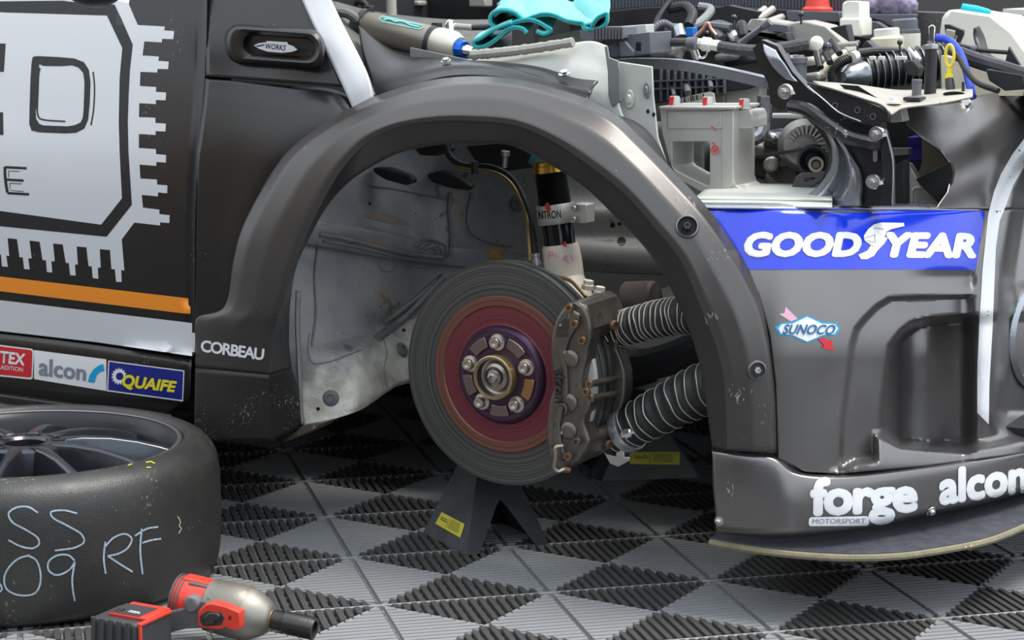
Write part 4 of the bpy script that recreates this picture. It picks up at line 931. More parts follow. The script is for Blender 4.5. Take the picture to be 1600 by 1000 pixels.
# shelf and carrier
loft('lamp_shelf', [[(1060, 321, -.07), (1200, 322, -.07), (1300, 323, -.08)], [(1075, 313, -.09), (1200, 314, -.09), (1300, 316, -.10)], [(1090, 305, -.12), (1200, 306, -.12), (1300, 309, -.12)], [(1110, 288, -.36), (1200, 286, -.36), (1300, 289, -.36)]], TIN, car, 20, 12)
loft('bumper_rail', [[(1085, 316, -.085, 'b'), (1200, 317, -.085, 'b'), (1400, 318, -.085, 'b'), (1536, 320, -.085, 'b')], [(1085, 320, -.062, 'b'), (1200, 321, -.062, 'b'), (1400, 322, -.062, 'b'), (1538, 324, -.062, 'b')], [(1085, 325, -.056, 'b'), (1200, 326, -.056, 'b'), (1400, 327, -.056, 'b'), (1538, 329, -.056, 'b')]], SILV, car, 30, 6)
carr = plate('front_carrier', [(1176, 76), (1190, 62), (1214, 72), (1238, 112), (1262, 138), (1306, 172), (1350, 192), (1378, 200), (1384, 224), (1392, 262), (1392, 322), (1332, 322), (1342, 284), (1318, 252), (1300, 238), (1276, 200), (1246, 172), (1216, 172), (1204, 162), (1200, 130), (1186, 104)], -.16, .02, BEADM, label='black pressed steel front carrier')
def cp_(name, poly, v, t, m=BEADM, bev=.002, **k): return MB().plate(poly, v, t, k.pop('holes', ())).build(name, m, carr, bevel=bev, **k)
loft('carrier_gusset', [[(1192, 68, -.15), (1212, 78, -.15)], [(1196, 86, -.145), (1222, 96, -.145)], [(1210, 108, -.145), (1236, 116, -.15)], [(1228, 124, -.15), (1246, 128, -.15)]], SILV, carr, 8, 14)
q = ptube([(1236, 166, -.145), (1262, 172, -.13), (1290, 192, -.125), (1320, 212, -.125), (1352, 222, -.13), (1378, 226, -.14)], 11); q.build('carrier_bead', BEADM, carr)
cp_('carrier_web', [(1260, 133), (1282, 136), (1336, 152), (1378, 168), (1389, 176), (1390, 192), (1376, 190), (1376, 200), (1330, 192), (1296, 172)], -.13, .01)
ptube([(1262, 130, -.128), (1300, 140, -.128), (1350, 156, -.128), (1380, 167, -.128), (1388, 178, -.128)], 2.2).build('web_lip', BLACK, carr)
ptube([(1262, 135, -.125), (1290, 158, -.125), (1310, 175, -.125), (1345, 190, -.125)], 1.0).build('web_edge', STEEL, carr)
for x, y in ((1305, 165), (1340, 172), (1364, 182)): 
    P_ = pt((x, y, -.129)); MB().lathe([(px(P_, 5), 0), (px(P_, 5), .001), (px(P_, 3.6), .001), (px(P_, 3.6), 0)], 16, frame(P_, None, z=V), caps=False).build('pressed_ring', GPL, carr)
cp_('carrier_flange', [(1378, 200), (1384, 204), (1395, 252), (1394, 322), (1374, 322), (1379, 262), (1377, 240)], -.125, .012)
ptube([(1384, 204, -.122), (1395, 252, -.122), (1394, 320, -.122)], 1.1).build('flange_edge', STEEL, carr)
loft('carrier_leg', [
    [(1284, 198, -.16), (1298, 228, -.16), (1299, 256, -.16), (1286, 282, -.16), (1262, 304, -.16), (1215, 322, -.16)],
    [(1290, 200, -.14), (1306, 228, -.14), (1308, 260, -.14), (1298, 286, -.14), (1280, 308, -.14), (1250, 322, -.14)],
    [(1295, 200, -.15), (1314, 232, -.15), (1318, 260, -.155), (1312, 288, -.155), (1302, 308, -.155), (1290, 322, -.155)],
    [(1298, 200, -.135), (1322, 238, -.13), (1330, 262, -.13), (1328, 290, -.13), (1318, 308, -.13), (1312, 322, -.13)],
    [(1300, 200, -.15), (1330, 244, -.15), (1344, 268, -.15), (1348, 292, -.15), (1346, 310, -.15), (1346, 322, -.15)]], SILV, carr, 30, 24, label='bright steel curved leg')
for x, y in ((1226, 143), (1369, 209), (1364, 284)):
    P_ = pt((x, y, -.115)); k = px(P_, 1); M = frame(P_, None, z=V)
    w_ = MB().lathe([(12*k, -.006), (12*k, 0), (11*k, .0015), (5*k, .0015)], 28, M).build('washer', CHROME, carr)
    MB().lathe([(6*k, .001), (6*k, .008), (5*k, .009), (3*k, .009), (3*k, .013), (1e-6, .013)], 6, M, caps=False).build('nut', STEEL, w_)
    MB().plate([(x, y-2), (x+14, y-1), (x+16, y+4), (x+10, y+5), (x, y+3)], -.1145, .0012).build('paint_mark', mat('pale_paint', (.75, .68, .66), .5), w_)
MB().plate(rr(1367, 240, 6, 26, 3), -.150, .004).build('pressed_slot', SILV, carr)
# cavity between the carrier and the wing
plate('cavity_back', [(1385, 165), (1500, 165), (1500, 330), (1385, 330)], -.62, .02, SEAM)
plate('blue_tank', [(1418, 214), (1442, 214), (1442, 252), (1420, 252)], -.45, .05, mat('deep_blue_plastic', (.02, .01, .35), .3))
plate('tan_bracket', [(1440, 205), (1492, 225), (1490, 255), (1462, 276), (1432, 278), (1440, 255)], -.42, .01, mat('tan_metal2', (.24, .22, .16), .5, .4))
plate('dark_flap', [(1430, 280), (1486, 252), (1490, 270), (1484, 300), (1470, 320), (1440, 292)], -.34, .01, BLACK)
plate('alloy_bracket', [(1412, 254), (1420, 256), (1432, 276), (1436, 290), (1470, 320), (1412, 322)], -.38, .02, ALU)
ptube([(1426, 320, -.37), (1426, 300, -.37), (1430, 294, -.37), (1440, 294, -.37)], 2.5).build('seam_bead', ALU, car)
plate('crossbar', [(1388, 232), (1420, 232), (1420, 242), (1388, 244)], -.40, .02, TIN2); plate('dark_strut', [(1394, 262), (1412, 250), (1412, 322), (1394, 322)], -.30, .03, RUB)
plate('lamp_leg', [(1393, 166), (1407, 168), (1412, 190), (1392, 192)], -.26, .03, ALU)
# upper tray of the front panel
SLAM = speckle(mat('dusty_panel', (.36, .33, .28), .55, .2, bump=.4, bscale=60, var=(.48, .45, .40), vscale=20), (.08, .07, .06), 70, .70, .7, 14)
loft('slam_panel', [
    [(1290, 150, -.16), (1340, 160, -.16), (1388, 178, -.17), (1408, 168, -.20), (1470, 160, -.24), (1520, 150, -.27)],
    [(1280, 133, -.26), (1340, 142, -.26), (1390, 160, -.24), (1420, 156, -.27), (1470, 150, -.30), (1520, 144, -.32)],
    [(1270, 126, -.48), (1340, 132, -.48), (1400, 140, -.46), (1440, 140, -.46), (1500, 137, -.46), (1520, 137, -.46)]], SLAM, car, 40, 16, label='pale top of the front panel')
MB().plate([(1312, 132), (1340, 134), (1378, 158), (1360, 156), (1322, 142)], -.25, .002).build('slam_slot', SEAM, car)
for x, y in ((1397, 158), (1372, 164)): lax((x, y+4, -.22), (x, y-6, -.22), [(0, 11), (.3, 11), (.35, 7), (1, 6)], 20).build('slam_bolt', WPL, car)
lax((1486, 151, -.40), (1486, 144, -.40), [(0, 20), (1, 20), (1, 14), (0, 13)], 28).build('filler_ring', TIN, car)
MB().plate(circle2d(1490, 147, 17, 4, 20), -.30, .004).build('panel_opening', SEAM, car)
pbox(1424, 155, -.24, 24, 6, .03).build('latch', BLACK, car, bevel=.001)
# wing panel up to the headlamp
def wing_top():
    L = curve_x([(1380, 140), (1406, 167), (1421, 197), (1443, 217), (1469, 234), (1484, 254), (1485, 278), (1480, 300), (1467, 318), (1462, 326)]); P = []
    for j in range(60):
        s = j/59; r = []
        for i in range(60):
            t = i/59; yl = 167+(326-167)*s; x = L(yl)+(1645-L(yl))*t
            yt = float(np.interp(x, [1400, 1500, 1526, 1600, 1650], [167, 155, 146, 140, 138])); f = t
            y = yl if s > 0 else yl; y = yl+(yt-167)*(1-s)*min(1, t*1.6)
            o_ = -.03*(1-s)**3+off(x, y)
            r.append(Pb(x, y, o_))
        P.append(r)
    return grid_build('front_wing', np.array(P), GREY, car, .003, 'satin grey wing panel with a curved cut-out', 'wingtop', 40)
wing_top()
bolt(pt((1511, 163, -.155, 'b')) if False else SURF['wingtop'].ray_cast(Vector(CAM), Vector(ray(1511, 163)))[0], ZZ*.6+V, 8, STEEL, car, 'wing_bolt', False)
# headlamp bowl glimpsed at the edge
hl = MB(); M = frame(Pb(1625, 520, -.05), None, z=V*.35+U); k = px(Pb(1625, 520, 0), 1)
hl.lathe([(.085, -.01), (.09, .005), (.082, .01), (.07, -.005), (.05, -.03), (1e-5, -.04)], 40, M, caps=False); hl.build('grille_ring', SILV, car)
# intake manifold
prof = [(0, 8), (0, 16), (.02, 22), (.06, 27)]
for i in range(15): t = .08+i*.06; prof += [(t, 25), (t+.025, 25), (t+.03, 29), (t+.04, 29), (t+.045, 25)]
man = lax((1322, 118, -.62), (1500, 92, -.72), prof+[(1, 22)], 32).build('intake_manifold', BLACK, car, label='black ribbed intake manifold with silver end')
lax((1316, 120, -.58), (1345, 116, -.62), [(0, 1), (.02, 8), (.3, 17), (.8, 22), (1, 23)], 28).build('manifold_cap', SILV, man)
for i in range(13):
    t = .105+i*.06; a = (1322+178*t, 118-26*t, -.62-.1*t); b = (a[0]+.6, a[1]-.1, a[2]-.0004)
    lax(a, b, [(0, 28), (0, 29.8), (1, 29.8), (1, 28)], 40).build('manifold_rib', mat('pale_rib_edge', (.5, .5, .5), .4, .3), man)  # pale rings set round the manifold ribs
ptube([(1300, 130, -.60), (1296, 112, -.58), (1306, 96, -.58), (1330, 86, -.60), (1370, 80, -.64), (1420, 82, -.68)], 7, sm=60).build('fuel_rail', BLACK, car)
ptube([(1288, 132, -.56), (1286, 115, -.55), (1298, 96, -.56), (1322, 82, -.58)], 6.5, sm=40).build('heater_pipe', CRP, car)
def corrug(name, path, r, nrib, m, label=None, parent=car):
    P = crom([pt(c) for c in path], nrib*4); k = px(P[0], 1); rr_ = [r*k*(1 if (i % 4) < 2 else .78) for i in range(nrib*4)]
    return MB().tube(P, rr_, 12).build(name, m, parent, label=label)
corrug('corrugated_hose', [(1301, 130, -.54), (1300, 112, -.54), (1312, 98, -.55), (1332, 90, -.57)], 8, 18, BLACK)
lax((1331, 90, -.56), (1338, 87, -.57), [(0, 9), (1, 9)], 16).build('hose_clip', WPL, car)
for x in (1362, 1376, 1402, 1410): pbox(x, 91, -.60, 8, 6, .01).build('rail_clip', WPL, car, bevel=.001)
plate('injector_block', [(1410, 98), (1424, 94), (1436, 106), (1432, 120), (1418, 118)], -.55, .03, BLACK)
for a in (((1420, 76), (1434, 92)), ((1430, 82), (1438, 94))): lax((*a[0], -.56), (*a[1], -.55), [(0, 3), (1, 3)], 10).build('injector', WPL, car)
vt = lax((1453, 152, -.36), (1455, 70, -.36), [(0, 9.5), (.93, 9.5), (.95, 11), (1, 10)], 24).build('vertical_tube', BLACK, car, label='tall black capped tube')
lax((1455, 76, -.36), (1455, 64, -.36), [(0, 11), (.5, 11), (.6, 6), (1, 6)], 20).build('tube_band', STEEL, vt)
plate('tube_strap', [(1450, 42), (1456, 38), (1461, 42), (1459, 70), (1451, 68)], -.355, .004, CHROME, vt)
lax((1432, 151, -.34), (1433, 124, -.34), [(0, 7.5), (.85, 7.5), (.9, 8.5), (1, 8)], 18).build('short_tube', GPL, car)
lax((1505, 148, -.36), (1505, 128, -.36), [(0, 2.4), (1, 2.4)], 10).build('stud', BLACK, car)
YEL = mat('yellow_plastic', (.80, .66, .06), .4)
dp = ptube([(1483, 122, -.44), (1484, 106, -.44)], 4.2); dps = dp.build('dipstick', YEL, car, label='yellow dipstick with loop handle')
rp_ = [pt((1484+6.5*math.sin(t)*(1), 87-17*math.cos(t), -.44)) for t in np.linspace(0, 2*math.pi, 33)]
MB().tube(rp_, px(rp_[0], 2.6), 8).build('dipstick_loop', YEL, dps); lax((1483, 122, -.44), (1483, 116, -.44), [(0, 7), (1, 6.5)], 18).build('dipstick_collar', YEL, dps)
lax((1486, 145, -.43), (1483, 121, -.44), [(0, 7.5), (.7, 7), (1, 6)], 18).build('dipstick_boot', BLACK, dps)
ptube([(1462, 58, -.50), (1480, 62, -.50), (1497, 78, -.48), (1507, 100, -.46), (1514, 128, -.44), (1520, 152, -.42)], 6, sm=50).build('blue_hose', mat('blue_silicone', (.01, .05, .55), .35), car, label='bright blue silicone hose')
ptube([(1478, 78, -.46), (1496, 88, -.45), (1508, 108, -.43), (1525, 128, -.42), (1560, 142, -.40)], 4.5, sm=50).build('black_hose', RUB, car)
ptube([(1498, 84, -.52), (1530, 96, -.50), (1570, 108, -.47), (1640, 130, -.44)], 12, sm=30).build('loom_trunk', BLACK, car)
plate('loom_bracket', [(1540, 108), (1600, 118), (1600, 140), (1570, 142), (1545, 126)], -.44, .03, BLACK)
ptube([(1496, 70, -.60), (1530, 78, -.60), (1575, 82, -.60)], 3.5).build('loom_rod', BLACK, car); lax((1518, 76, -.598), (1526, 77, -.598), [(0, 6), (1, 6)], 12).build('rod_clip', GPL, car)
tank = plate('washer_tank', [(1466, 56), (1470, 28), (1480, 14), (1560, 26), (1580, 42), (1602, 72), (1640, 120), (1600, 125), (1530, 112), (1480, 92)], -.72, .16, WPL, bev=.012, label='milky white washer tank with teal cap')
lax((1502, 12, -.76), (1548, 21, -.76), [(0, 1), (.03, 7), (.5, 8), (.95, 6), (1, 1)], 20).build('tank_cap', mat('teal_plastic', (.0, .42, .52), .4), tank)
plate('inner_wing_top', [(1470, 86), (1600, 118), (1600, 150), (1470, 150)], -.66, .03, CRP)
plate('loom_strap', [(1475, 38), (1483, 38), (1505, 47), (1505, 54), (1497, 72), (1490, 72), (1496, 56), (1483, 48), (1477, 58)], -.66, .01, BLACK); plate('relay', [(1478, 45), (1492, 48), (1490, 62), (1476, 60)], -.655, .02, LGPL)
loft('curved_strap', [[(1524, 44, -.64), (1523, 56, -.64), (1530, 78, -.62), (1542, 92, -.60), (1566, 96, -.58)], [(1530, 40, -.66), (1538, 56, -.66), (1544, 76, -.64), (1552, 88, -.62), (1570, 94, -.60)]], BLACK, car, 20, 4)
plate('triangle_bracket', [(1576, 72), (1594, 102), (1570, 98)], -.56, .01, BLACK)
# reservoirs and background plastics
rs = lax((1387, 96, -.80), (1386, 56, -.80), [(0, 26), (.9, 26), (1, 20)], 28).build('brake_reservoir', CRP, car, label='cream fluid reservoir with ridged cap')
pr = []
lax((1386, 62, -.80), (1385, 44, -.80), [(0, 22), (.1, 22), (.15, 20), (.9, 20), (1, 17), (1, 1)], 20).build('reservoir_cap', WPL, rs)
ex = lax((1416, 84, -.86), (1416, 52, -.86), [(0, 22), (1, 22)], 28).build('coolant_tank', WPL, car, label='pale coolant tank with large black cap')
lax((1414, 52, -.86), (1413, 29, -.86), [(0, 24), (.2, 24), (.25, 21), (.9, 21), (1, 17), (1, 1)], 12).build('coolant_cap', GPL, ex)
plate('white_column', [(1315, 6), (1320, 1), (1345, 3), (1346, 54), (1314, 54)], -.80, .05, WPL, bev=.004, label='white plastic column')
plate('column_foot', [(1311, 28), (1346, 28), (1346, 58), (1311, 56)], -.79, .06, WPL, bev=.004)
plate('rubber_gaiter', [(1344, 22), (1430, 22), (1424, 46), (1390, 40), (1366, 30), (1346, 30)], -.92, .02, GPL)
plate('grey_ducting', [(1344, 32), (1370, 34), (1400, 52), (1390, 66), (1346, 60)], -.90, .02, GPL)
cov = plate('engine_cover', [(1164, 42), (1172, 30), (1190, 29), (1228, 36), (1256, 32), (1290, 40), (1312, 60), (1330, 84), (1290, 88), (1240, 72), (1200, 62), (1166, 52)], -.72, .06, LGPL, bev=.006, label='dusty grey engine cover')
for poly in ([(1212, 56), (1228, 50), (1232, 64)], [(1296, 44), (1322, 38), (1327, 66)], [(1345, 74), (1354, 63), (1370, 78)]): plate('black_wedge', poly, -.64, .03, BLACK)
plate('cover_band', [(1196, 36), (1232, 40), (1232, 52), (1200, 48)], -.70, .02, GPL)
for x, y, h_ in ((1147, 27, 14), (1252, 22, 10), (1340, 67, 12), (1406, 66, 12), (1289, 72, 0), (1105, 52, 4)):
    q = MB(); p_ = pt((x, y, -.60)); q.sphere(px(p_, 4.6), Matrix.Translation(Vector(p_)), 14); p2 = pt((x, y+h_+6, -.60)); q.tube([p_, p2], px(p_, 1.8), 8); q.build('ball_stud', mat('ball_steel', (.08, .085, .10), .25, .8), car)
ptube([(1282, 72, -.58), (1340, 68, -.58)], 4).build('link_rod', LGPL, car)
for a, b, r, m in (((1108, 40), (1142, 44), 7, GPL), ((1118, 44), (1128, 62), 10, GPL), ((1138, 46), (1150, 60), 8, WPL), ((1158, 36), (1162, 58), 9, BLACK), ((1136, 58), (1160, 66), 8, GPL)): lax((*a, -.62), (*b, -.60), [(0, r*.8), (.1, r), (.9, r), (1, r*.8)], 8).build('connector', m, car)
lax((1046, 48, -.58), (1070, 52, -.56), [(0, 10), (.3, 13), (.8, 13), (1, 9)], 20).build('solenoid', GPL, car)
lax((1060, 44, -.56), (1064, 60, -.55), [(0, 12), (1, 11)], 20).build('solenoid_can', SILV, car)
pbox(1077, 50, -.53, 11, 14, .02).build('blue_connector', mat('blue_plastic', (.01, .16, .55), .4), car, bevel=.001)
corrug('wiring_conduit', [(1018, 62, -.50), (1022, 46, -.52), (1030, 26, -.56), (1046, 2, -.60)], 5, 22, BLACK); corrug('wiring_conduit', [(1014, 60, -.46), (1022, 44, -.48), (1036, 36, -.50), (1050, 42, -.52)], 6, 12, GPL)
corrug('wiring_conduit', [(1110, 38, -.62), (1125, 36, -.62), (1144, 42, -.62)], 5, 10, GPL); corrug('spiral_hose', [(1156, 69, -.48), (1172, 56, -.48), (1198, 38, -.48)], 5, 18, GPL)
lax((1192, 42, -.475), (1203, 34, -.475), [(0, 6.5), (1, 6.5)], 14).build('hose_end', GPL, car)
ptube([(1086, 58, -.5), (1098, 46, -.5), (1106, 36, -.5), (1110, 44, -.5), (1119, 55, -.5)], 2.8).build('copper_pipe', mat('copper_pink', (.60, .32, .22), .35, .6), car)
ptube([(1045, 14, -.60), (1070, 10, -.60), (1082, 22, -.58), (1076, 40, -.56)], 8, sm=20).build('rubber_pipe', RUB, car)
ptube([(1092, 10, -.70), (1110, 14, -.70), (1095, 34, -.66), (1070, 44, -.6)], 7, sm=20).build('heater_hose', TIN2, car)
plate('bulkhead_shield', [(1092, 34), (1110, 14), (1140, 8), (1186, 18), (1176, 32), (1160, 44)], -.80, .02, BLACK)
for x, y, x2, y2, r in ((1168, 34, 1196, 14, 6), (1182, 32, 1208, 14, 6), (1200, 36, 1222, 28, 7)): lax((x, y, -.82), (x2, y2, -.86), [(0, r), (1, r)], 14).build('strut_pipe', LGPL, car)
lax((1016, 66, -.30), (1042, 66, -.30), [(0, 6), (.2, 6), (.22, 8), (.6, 8), (.62, 7), (1, 7)], 6).build('hose_union', CRP, car)
ptube([(1042, 66, -.30), (1082, 66, -.30)], 7).build('fuel_hose', NYL, car); lax((1075, 68, -.28), (1088, 68, -.28), [(0, 10), (1, 10.5)], 24).build('hose_cap', GPL, car)
lax((1086, 67, -.29), (1126, 72, -.29), [(0, 8), (.25, 8), (.3, 11), (.6, 11), (.65, 8), (.85, 9), (1, 8)], 8).build('hose_union', WPL, car)
ptube([pt_ for pt_ in [(1124, 73, -.29), (1150, 77, -.29), (1180, 79, -.30), (1220, 75, -.32), (1262, 68, -.34)]], 9.5, sm=40).build('braided_hose', NYL, car, label='black braided hose')
q = MB(); p_ = pt((1276, 67, -.34)); q.sphere(px(p_, 11), Matrix.Translation(Vector(p_)), 20); q.build('hose_elbow', WPL, car); q = MB(); p_ = pt((1292, 73, -.35)); q.sphere(px(p_, 8), Matrix.Translation(Vector(p_)), 18); q.build('elbow_ball', mat('ball_steel', (.1, .1, .1), .3, .8), car)
ptube([(1088, 78, -.30), (1094, 90, -.30), (1102, 88, -.30), (1106, 78, -.30)], 1.6).build('wire_loop', CHROME, car); ptube([(1060, 90, -.42), (1066, 76, -.42), (1080, 74, -.42), (1090, 94, -.42)], 7, sm=16).build('alloy_spigot', CAST, car)
lax((1249, 132, -.50), (1248, 86, -.50), [(0, 12), (.7, 12), (.72, 14), (.9, 14), (.92, 10), (1, 8)], 24).build('filter_housing', GPL, car)
for a, b, r in (((1276, 82), (1282, 106), 6), ((1290, 80), (1297, 98), 6), ((1226, 84), (1238, 104), 6), ((1300, 64), (1312, 84), 6)): lax((*a, -.52), (*b, -.5), [(0, r), (1, r*.9)], 14).build('injector_body', BLACK, car)
for (x, y, w_, h_, v_, m) in ((1150, 92, 40, 20, -.55, BLACK), (1220, 100, 26, 24, -.56, CAST), (1265, 122, 30, 16, -.52, CAST), (1030, 84, 34, 18, -.5, CASTD), (1130, 90, 30, 14, -.52, CASTD), (1262, 96, 20, 14, -.55, LGPL)): pbox(x, y, v_, w_, h_, .06, tilt=-.15).build('engine_casting', m, car, bevel=.006)
# canister on the scuttle
can_m = mat('bronze_canister', (.27, .24, .20), .42, .6, bump=.1, bscale=300)
A_, B_ = (560, 38, -.26), (686, 69, -.22)
can = lax(A_, B_, [(0, 1), (0, 21), (.03, 23), (.97, 25), (1, 25)], 40).build('fluid_canister', can_m, car, label='bronze cylindrical canister with blue fitting')
lax((684, 68, -.22), (718, 76, -.21), [(0, 25), (.2, 26), (.7, 25), (.9, 21), (1, 18), (1, 1)], 36).build('canister_end', mat('cast_end', (.62, .58, .50), .45, .6), can)
lax((714, 75, -.21), (726, 77.5, -.206), [(0, 14), (.4, 15), (1, 13), (1, 1)], 10).build('blue_fitting', mat('blue_anodised', (.01, .12, .60), .25, .6), can, label='blue anodised fitting')
lax((724, 77, -.206), (740, 80, -.203), [(0, 8), (.5, 8), (.6, 7), (1, 6), (1, 1)], 8).build('fitting_tip', CHROME, can)
for t in (.08, .93):
    x, y, v_ = A_[0]+(B_[0]-A_[0])*t, A_[1]+(B_[1]-A_[1])*t, A_[2]+(B_[2]-A_[2])*t
    lax((x-3.5, y-.9, v_), (x+3.5, y+.9, v_), [(0, 25), (0, 27.5), (1, 27.5), (1, 25)], 40).build('canister_clamp', BLACK, can); pbox(x+2, y-27, v_, 11, 9, .014).build('clamp_block', BLACK, can, bevel=.001)
def can_print(shape, m, name, rp=24.6):
    vs, fs = shape; c0 = Vector(pt(A_)); ax = (Vector(pt(B_))-c0).normalized(); R = px(c0, rp); out = []
    for x, y in vs:
        r = Vector(ray(x, y)).normalized(); o = Vector(CAM)-c0; d2 = r-ax*r.dot(ax); o2 = o-ax*o.dot(ax); a = d2.dot(d2); b = 2*d2.dot(o2); c = o2.dot(o2)-R*R
        out.append(Vector(CAM)+r*((-b-math.sqrt(max(b*b-4*a*c, 0)))/(2*a)))
    MB().add(out, orient([list(q) for q in out], fs)).build(name, m, can, fix=False)
TEALP = mat('teal_print', (.10, .55, .55), .5)
can_print(merge2d(stroke2d([(592, 29), (597, 25), (660, 39), (661, 43), (655, 45), (596, 33)], 1.2, close=True), stroke2d([(600, 30), (605, 28.5), (612, 30), (617, 33), (625, 32), (633, 34), (640, 38), (648, 40), (655, 41.5)], 2.2)), TEALP, 'teal_print', 26)
lax((700, 38, -.30), (716, 42, -.30), [(0, 8), (.5, 8), (.6, 5), (1, 5)], 8).build('pipe_joint', CHROME, car); ptube([(712, 41, -.30), (738, 43, -.30)], 5).build('pipe_joint', LGPL, car); ptube([(736, 43, -.30), (775, 42, -.34)], 5).build('scuttle_hose', RUB, car)
ptube([(704, 52, -.25), (703, 38, -.28)], 6).build('pipe_joint', CHROME, car)
lax((612, 24, -.4), (611, -10, -.4), [(0, 8), (1, 8)], 14).build('grey_post', LGPL, car)
ptube([(520, 18, -.22), (545, 22, -.23), (566, 38, -.24)], 8, sm=12).build('rubber_edge', CASTD, car); ptube([(548, 10, -.5), (560, 2, -.5), (572, 8, -.5), (566, 18, -.5)], 5, sm=12).build('grommet_hose', RUB, car)
loft('scuttle_liner', [[(515, 0, -.24), (600, 20, -.42), (700, 30, -.45), (800, 30, -.5)], [(535, 55, -.19), (600, 70, -.24), (700, 80, -.24), (800, 78, -.28)], [(560, 100, -.14), (620, 96, -.18), (700, 96, -.18), (800, 92, -.19)]], CASTD, car, 20, 10)
plate('scuttle_light_panel', [(640, 74), (735, 94), (735, 100), (640, 98)], -.172, .004, TIN2)
loft('pillar_stripe', [[(463, -20, -.104), (485, -20, -.104), (508, -20, -.108)], [(490, 40, -.080), (512, 38, -.084), (537, 40, -.09)], [(536, 136, -.050), (555, 122, -.054), (573, 112, -.062)], [(552, 172, -.048), (568, 164, -.05), (584, 154, -.054)]], WHITE, car, 10, 20, solid=.001, label='white stripe across the pillar')
# ------------------------------------------------------------------ print on the door
def dec(name, shape, surf, m, lvl=1, cut=16, label=None, parent=car): return decal(name, shape, surf, m, parent, lift=.0004*lvl+.0002, cut=cut, label=label)
Z = lambda pts, ox, oy, s: [(ox+x/s, oy+y/s) for x, y in pts]
z1 = lambda p: Z(p, 0, 0, 2.94); z2 = lambda p: Z(p, 0, 320, 2.63); z5 = lambda p: Z(p, 1040, 300, 2.857); z6 = lambda p: Z(p, 1080, 580, 3.077)
border = [(-60, -60), (178, -60), (178, 0)]+z1([(595, 0), (592, 20), (633, 115), (757, 122), (755, 140), (800, 143), (796, 180), (745, 178), (743, 195), (663, 190), (655, 255), (730, 260), (728, 280), (775, 283), (772, 318), (724, 316), (722, 333), (645, 330),
  (643, 395), (718, 400), (716, 422), (763, 425), (761, 461), (716, 459), (715, 478), (640, 474), (638, 538), (714, 541), (714, 565), (762, 568), (760, 604), (715, 602), (715, 620), (638, 615), (638, 680), (716, 685), (717, 708), (763, 712), (762, 747), (718, 744), (718, 762), (641, 756),
  (645, 820), (721, 825), (722, 848), (769, 852), (768, 888), (726, 884), (726, 902), (651, 895), (657, 955)])+z2([(590, 12), (655, 20), (655, 38), (697, 43), (696, 75), (658, 72), (658, 85), (552, 73), (500, 142), (511, 270), (498, 268), (500, 317), (477, 316), (472, 265), (458, 264), (452, 186), (410, 182),
  (414, 258), (402, 258), (404, 304), (381, 301), (377, 253), (364, 252), (355, 175), (315, 171), (320, 245), (308, 245), (311, 291), (288, 289), (283, 240), (270, 238), (258, 163), (218, 159), (225, 232), (211, 232), (215, 278), (193, 276), (189, 228), (175, 227), (163, 152), (121, 147), (130, 220), (116, 220), (122, 266), (99, 263), (94, 216), (80, 215), (70, 141),
  (31, 137), (38, 210), (26, 210), (32, 255), (8, 253), (4, 205), (-10, 204), (-20, 131), (-60, 126), (-160, 116)])
dec('door_graphic', poly2d(border), 'door', WHITE, 1, 10, 'white circuit chip outline with stepped pins')
dec('door_graphic', poly2d([(-60, 1), (0, 2), (98, 1), (130, 5), (179, 7), (190, 30), (207.5, 70), (203, 110), (201, 150), (199.7, 190), (200.7, 238), (206, 320), (166.5, 370), (0, 353.5), (-60, 347)]), 'door', DBLACK, 2, 10, 'black inner ring of the chip')
dec('door_graphic', poly2d([(-60, 18), (0, 19.4), (167, 24.5), (191, 75), (187, 120), (185.5, 190), (187, 240), (190.5, 310), (158, 351), (0, 329.5), (-60, 322)]), 'door', WHITE, 3, 10, 'white field of the chip')
def rring(pts): return pts
D_out = z1([(150, 262), (165, 257), (270, 262), (340, 268), (385, 285), (408, 320), (416, 380), (412, 480), (405, 550), (388, 590), (350, 610), (300, 613), (180, 608), (145, 600), (134, 570), (136, 480), (140, 360), (145, 285)])
D_in = z1([(180, 295), (200, 303), (280, 304), (330, 300), (360, 310), (382, 335), (388, 380), (384, 500), (380, 540), (370, 562), (345, 574), (310, 580), (200, 576), (180, 568), (166, 545), (164, 510), (176, 460), (178, 380), (180, 320)])
dec('door_letter', poly2d(D_out, [D_in]), 'door', DBLACK, 4, 12, 'black outlined letter D')
dec('door_letter_line', merge2d(stroke2d(z1([(184, 312), (178, 340), (175, 400), (172, 480), (172, 520), (180, 542), (200, 550), (300, 558)]), 2.6, 40), stroke2d(z1([(428, 330), (434, 400), (430, 500), (418, 575)]), 2.4, 20)), 'door', DBLACK, 4, 12)
dec('door_letter', merge2d(stroke2d(z1([(22, 768), (122, 773)]), 4), stroke2d(z1([(22, 766), (24, 820), (34, 885)]), 4.4, 10), stroke2d(z1([(30, 825), (108, 830)]), 4), stroke2d(z1([(34, 887), (134, 893)]), 4), stroke2d(z1([(40, 785), (90, 788)]), 1.2), stroke2d(z1([(40, 785), (40, 815)]), 1.2), stroke2d(z1([(44, 842), (100, 845)]), 1.2), stroke2d(z1([(44, 842), (48, 875), (110, 880)]), 1.2)), 'door', DBLACK, 4, 12, 'black outlined letter E')
dec('door_letter', merge2d(poly2d(z1([(-120, 198), (26, 200), (24, 238), (18, 330), (-120, 326)])), poly2d(z1([(-120, 520), (14, 515), (16, 620), (-120, 618)]))), 'door', DBLACK, 4, 12, 'right edges of a black letter cut by the frame')
ORANGE = mat('orange_vinyl', (.85, .27, .02), .4)
dec('door_stripe', poly2d([(-70, 424), (0, 432), (306, 467.5), (306, 492), (0, 455), (-70, 446)]), 'door', ORANGE, 2, 14, 'orange stripe')
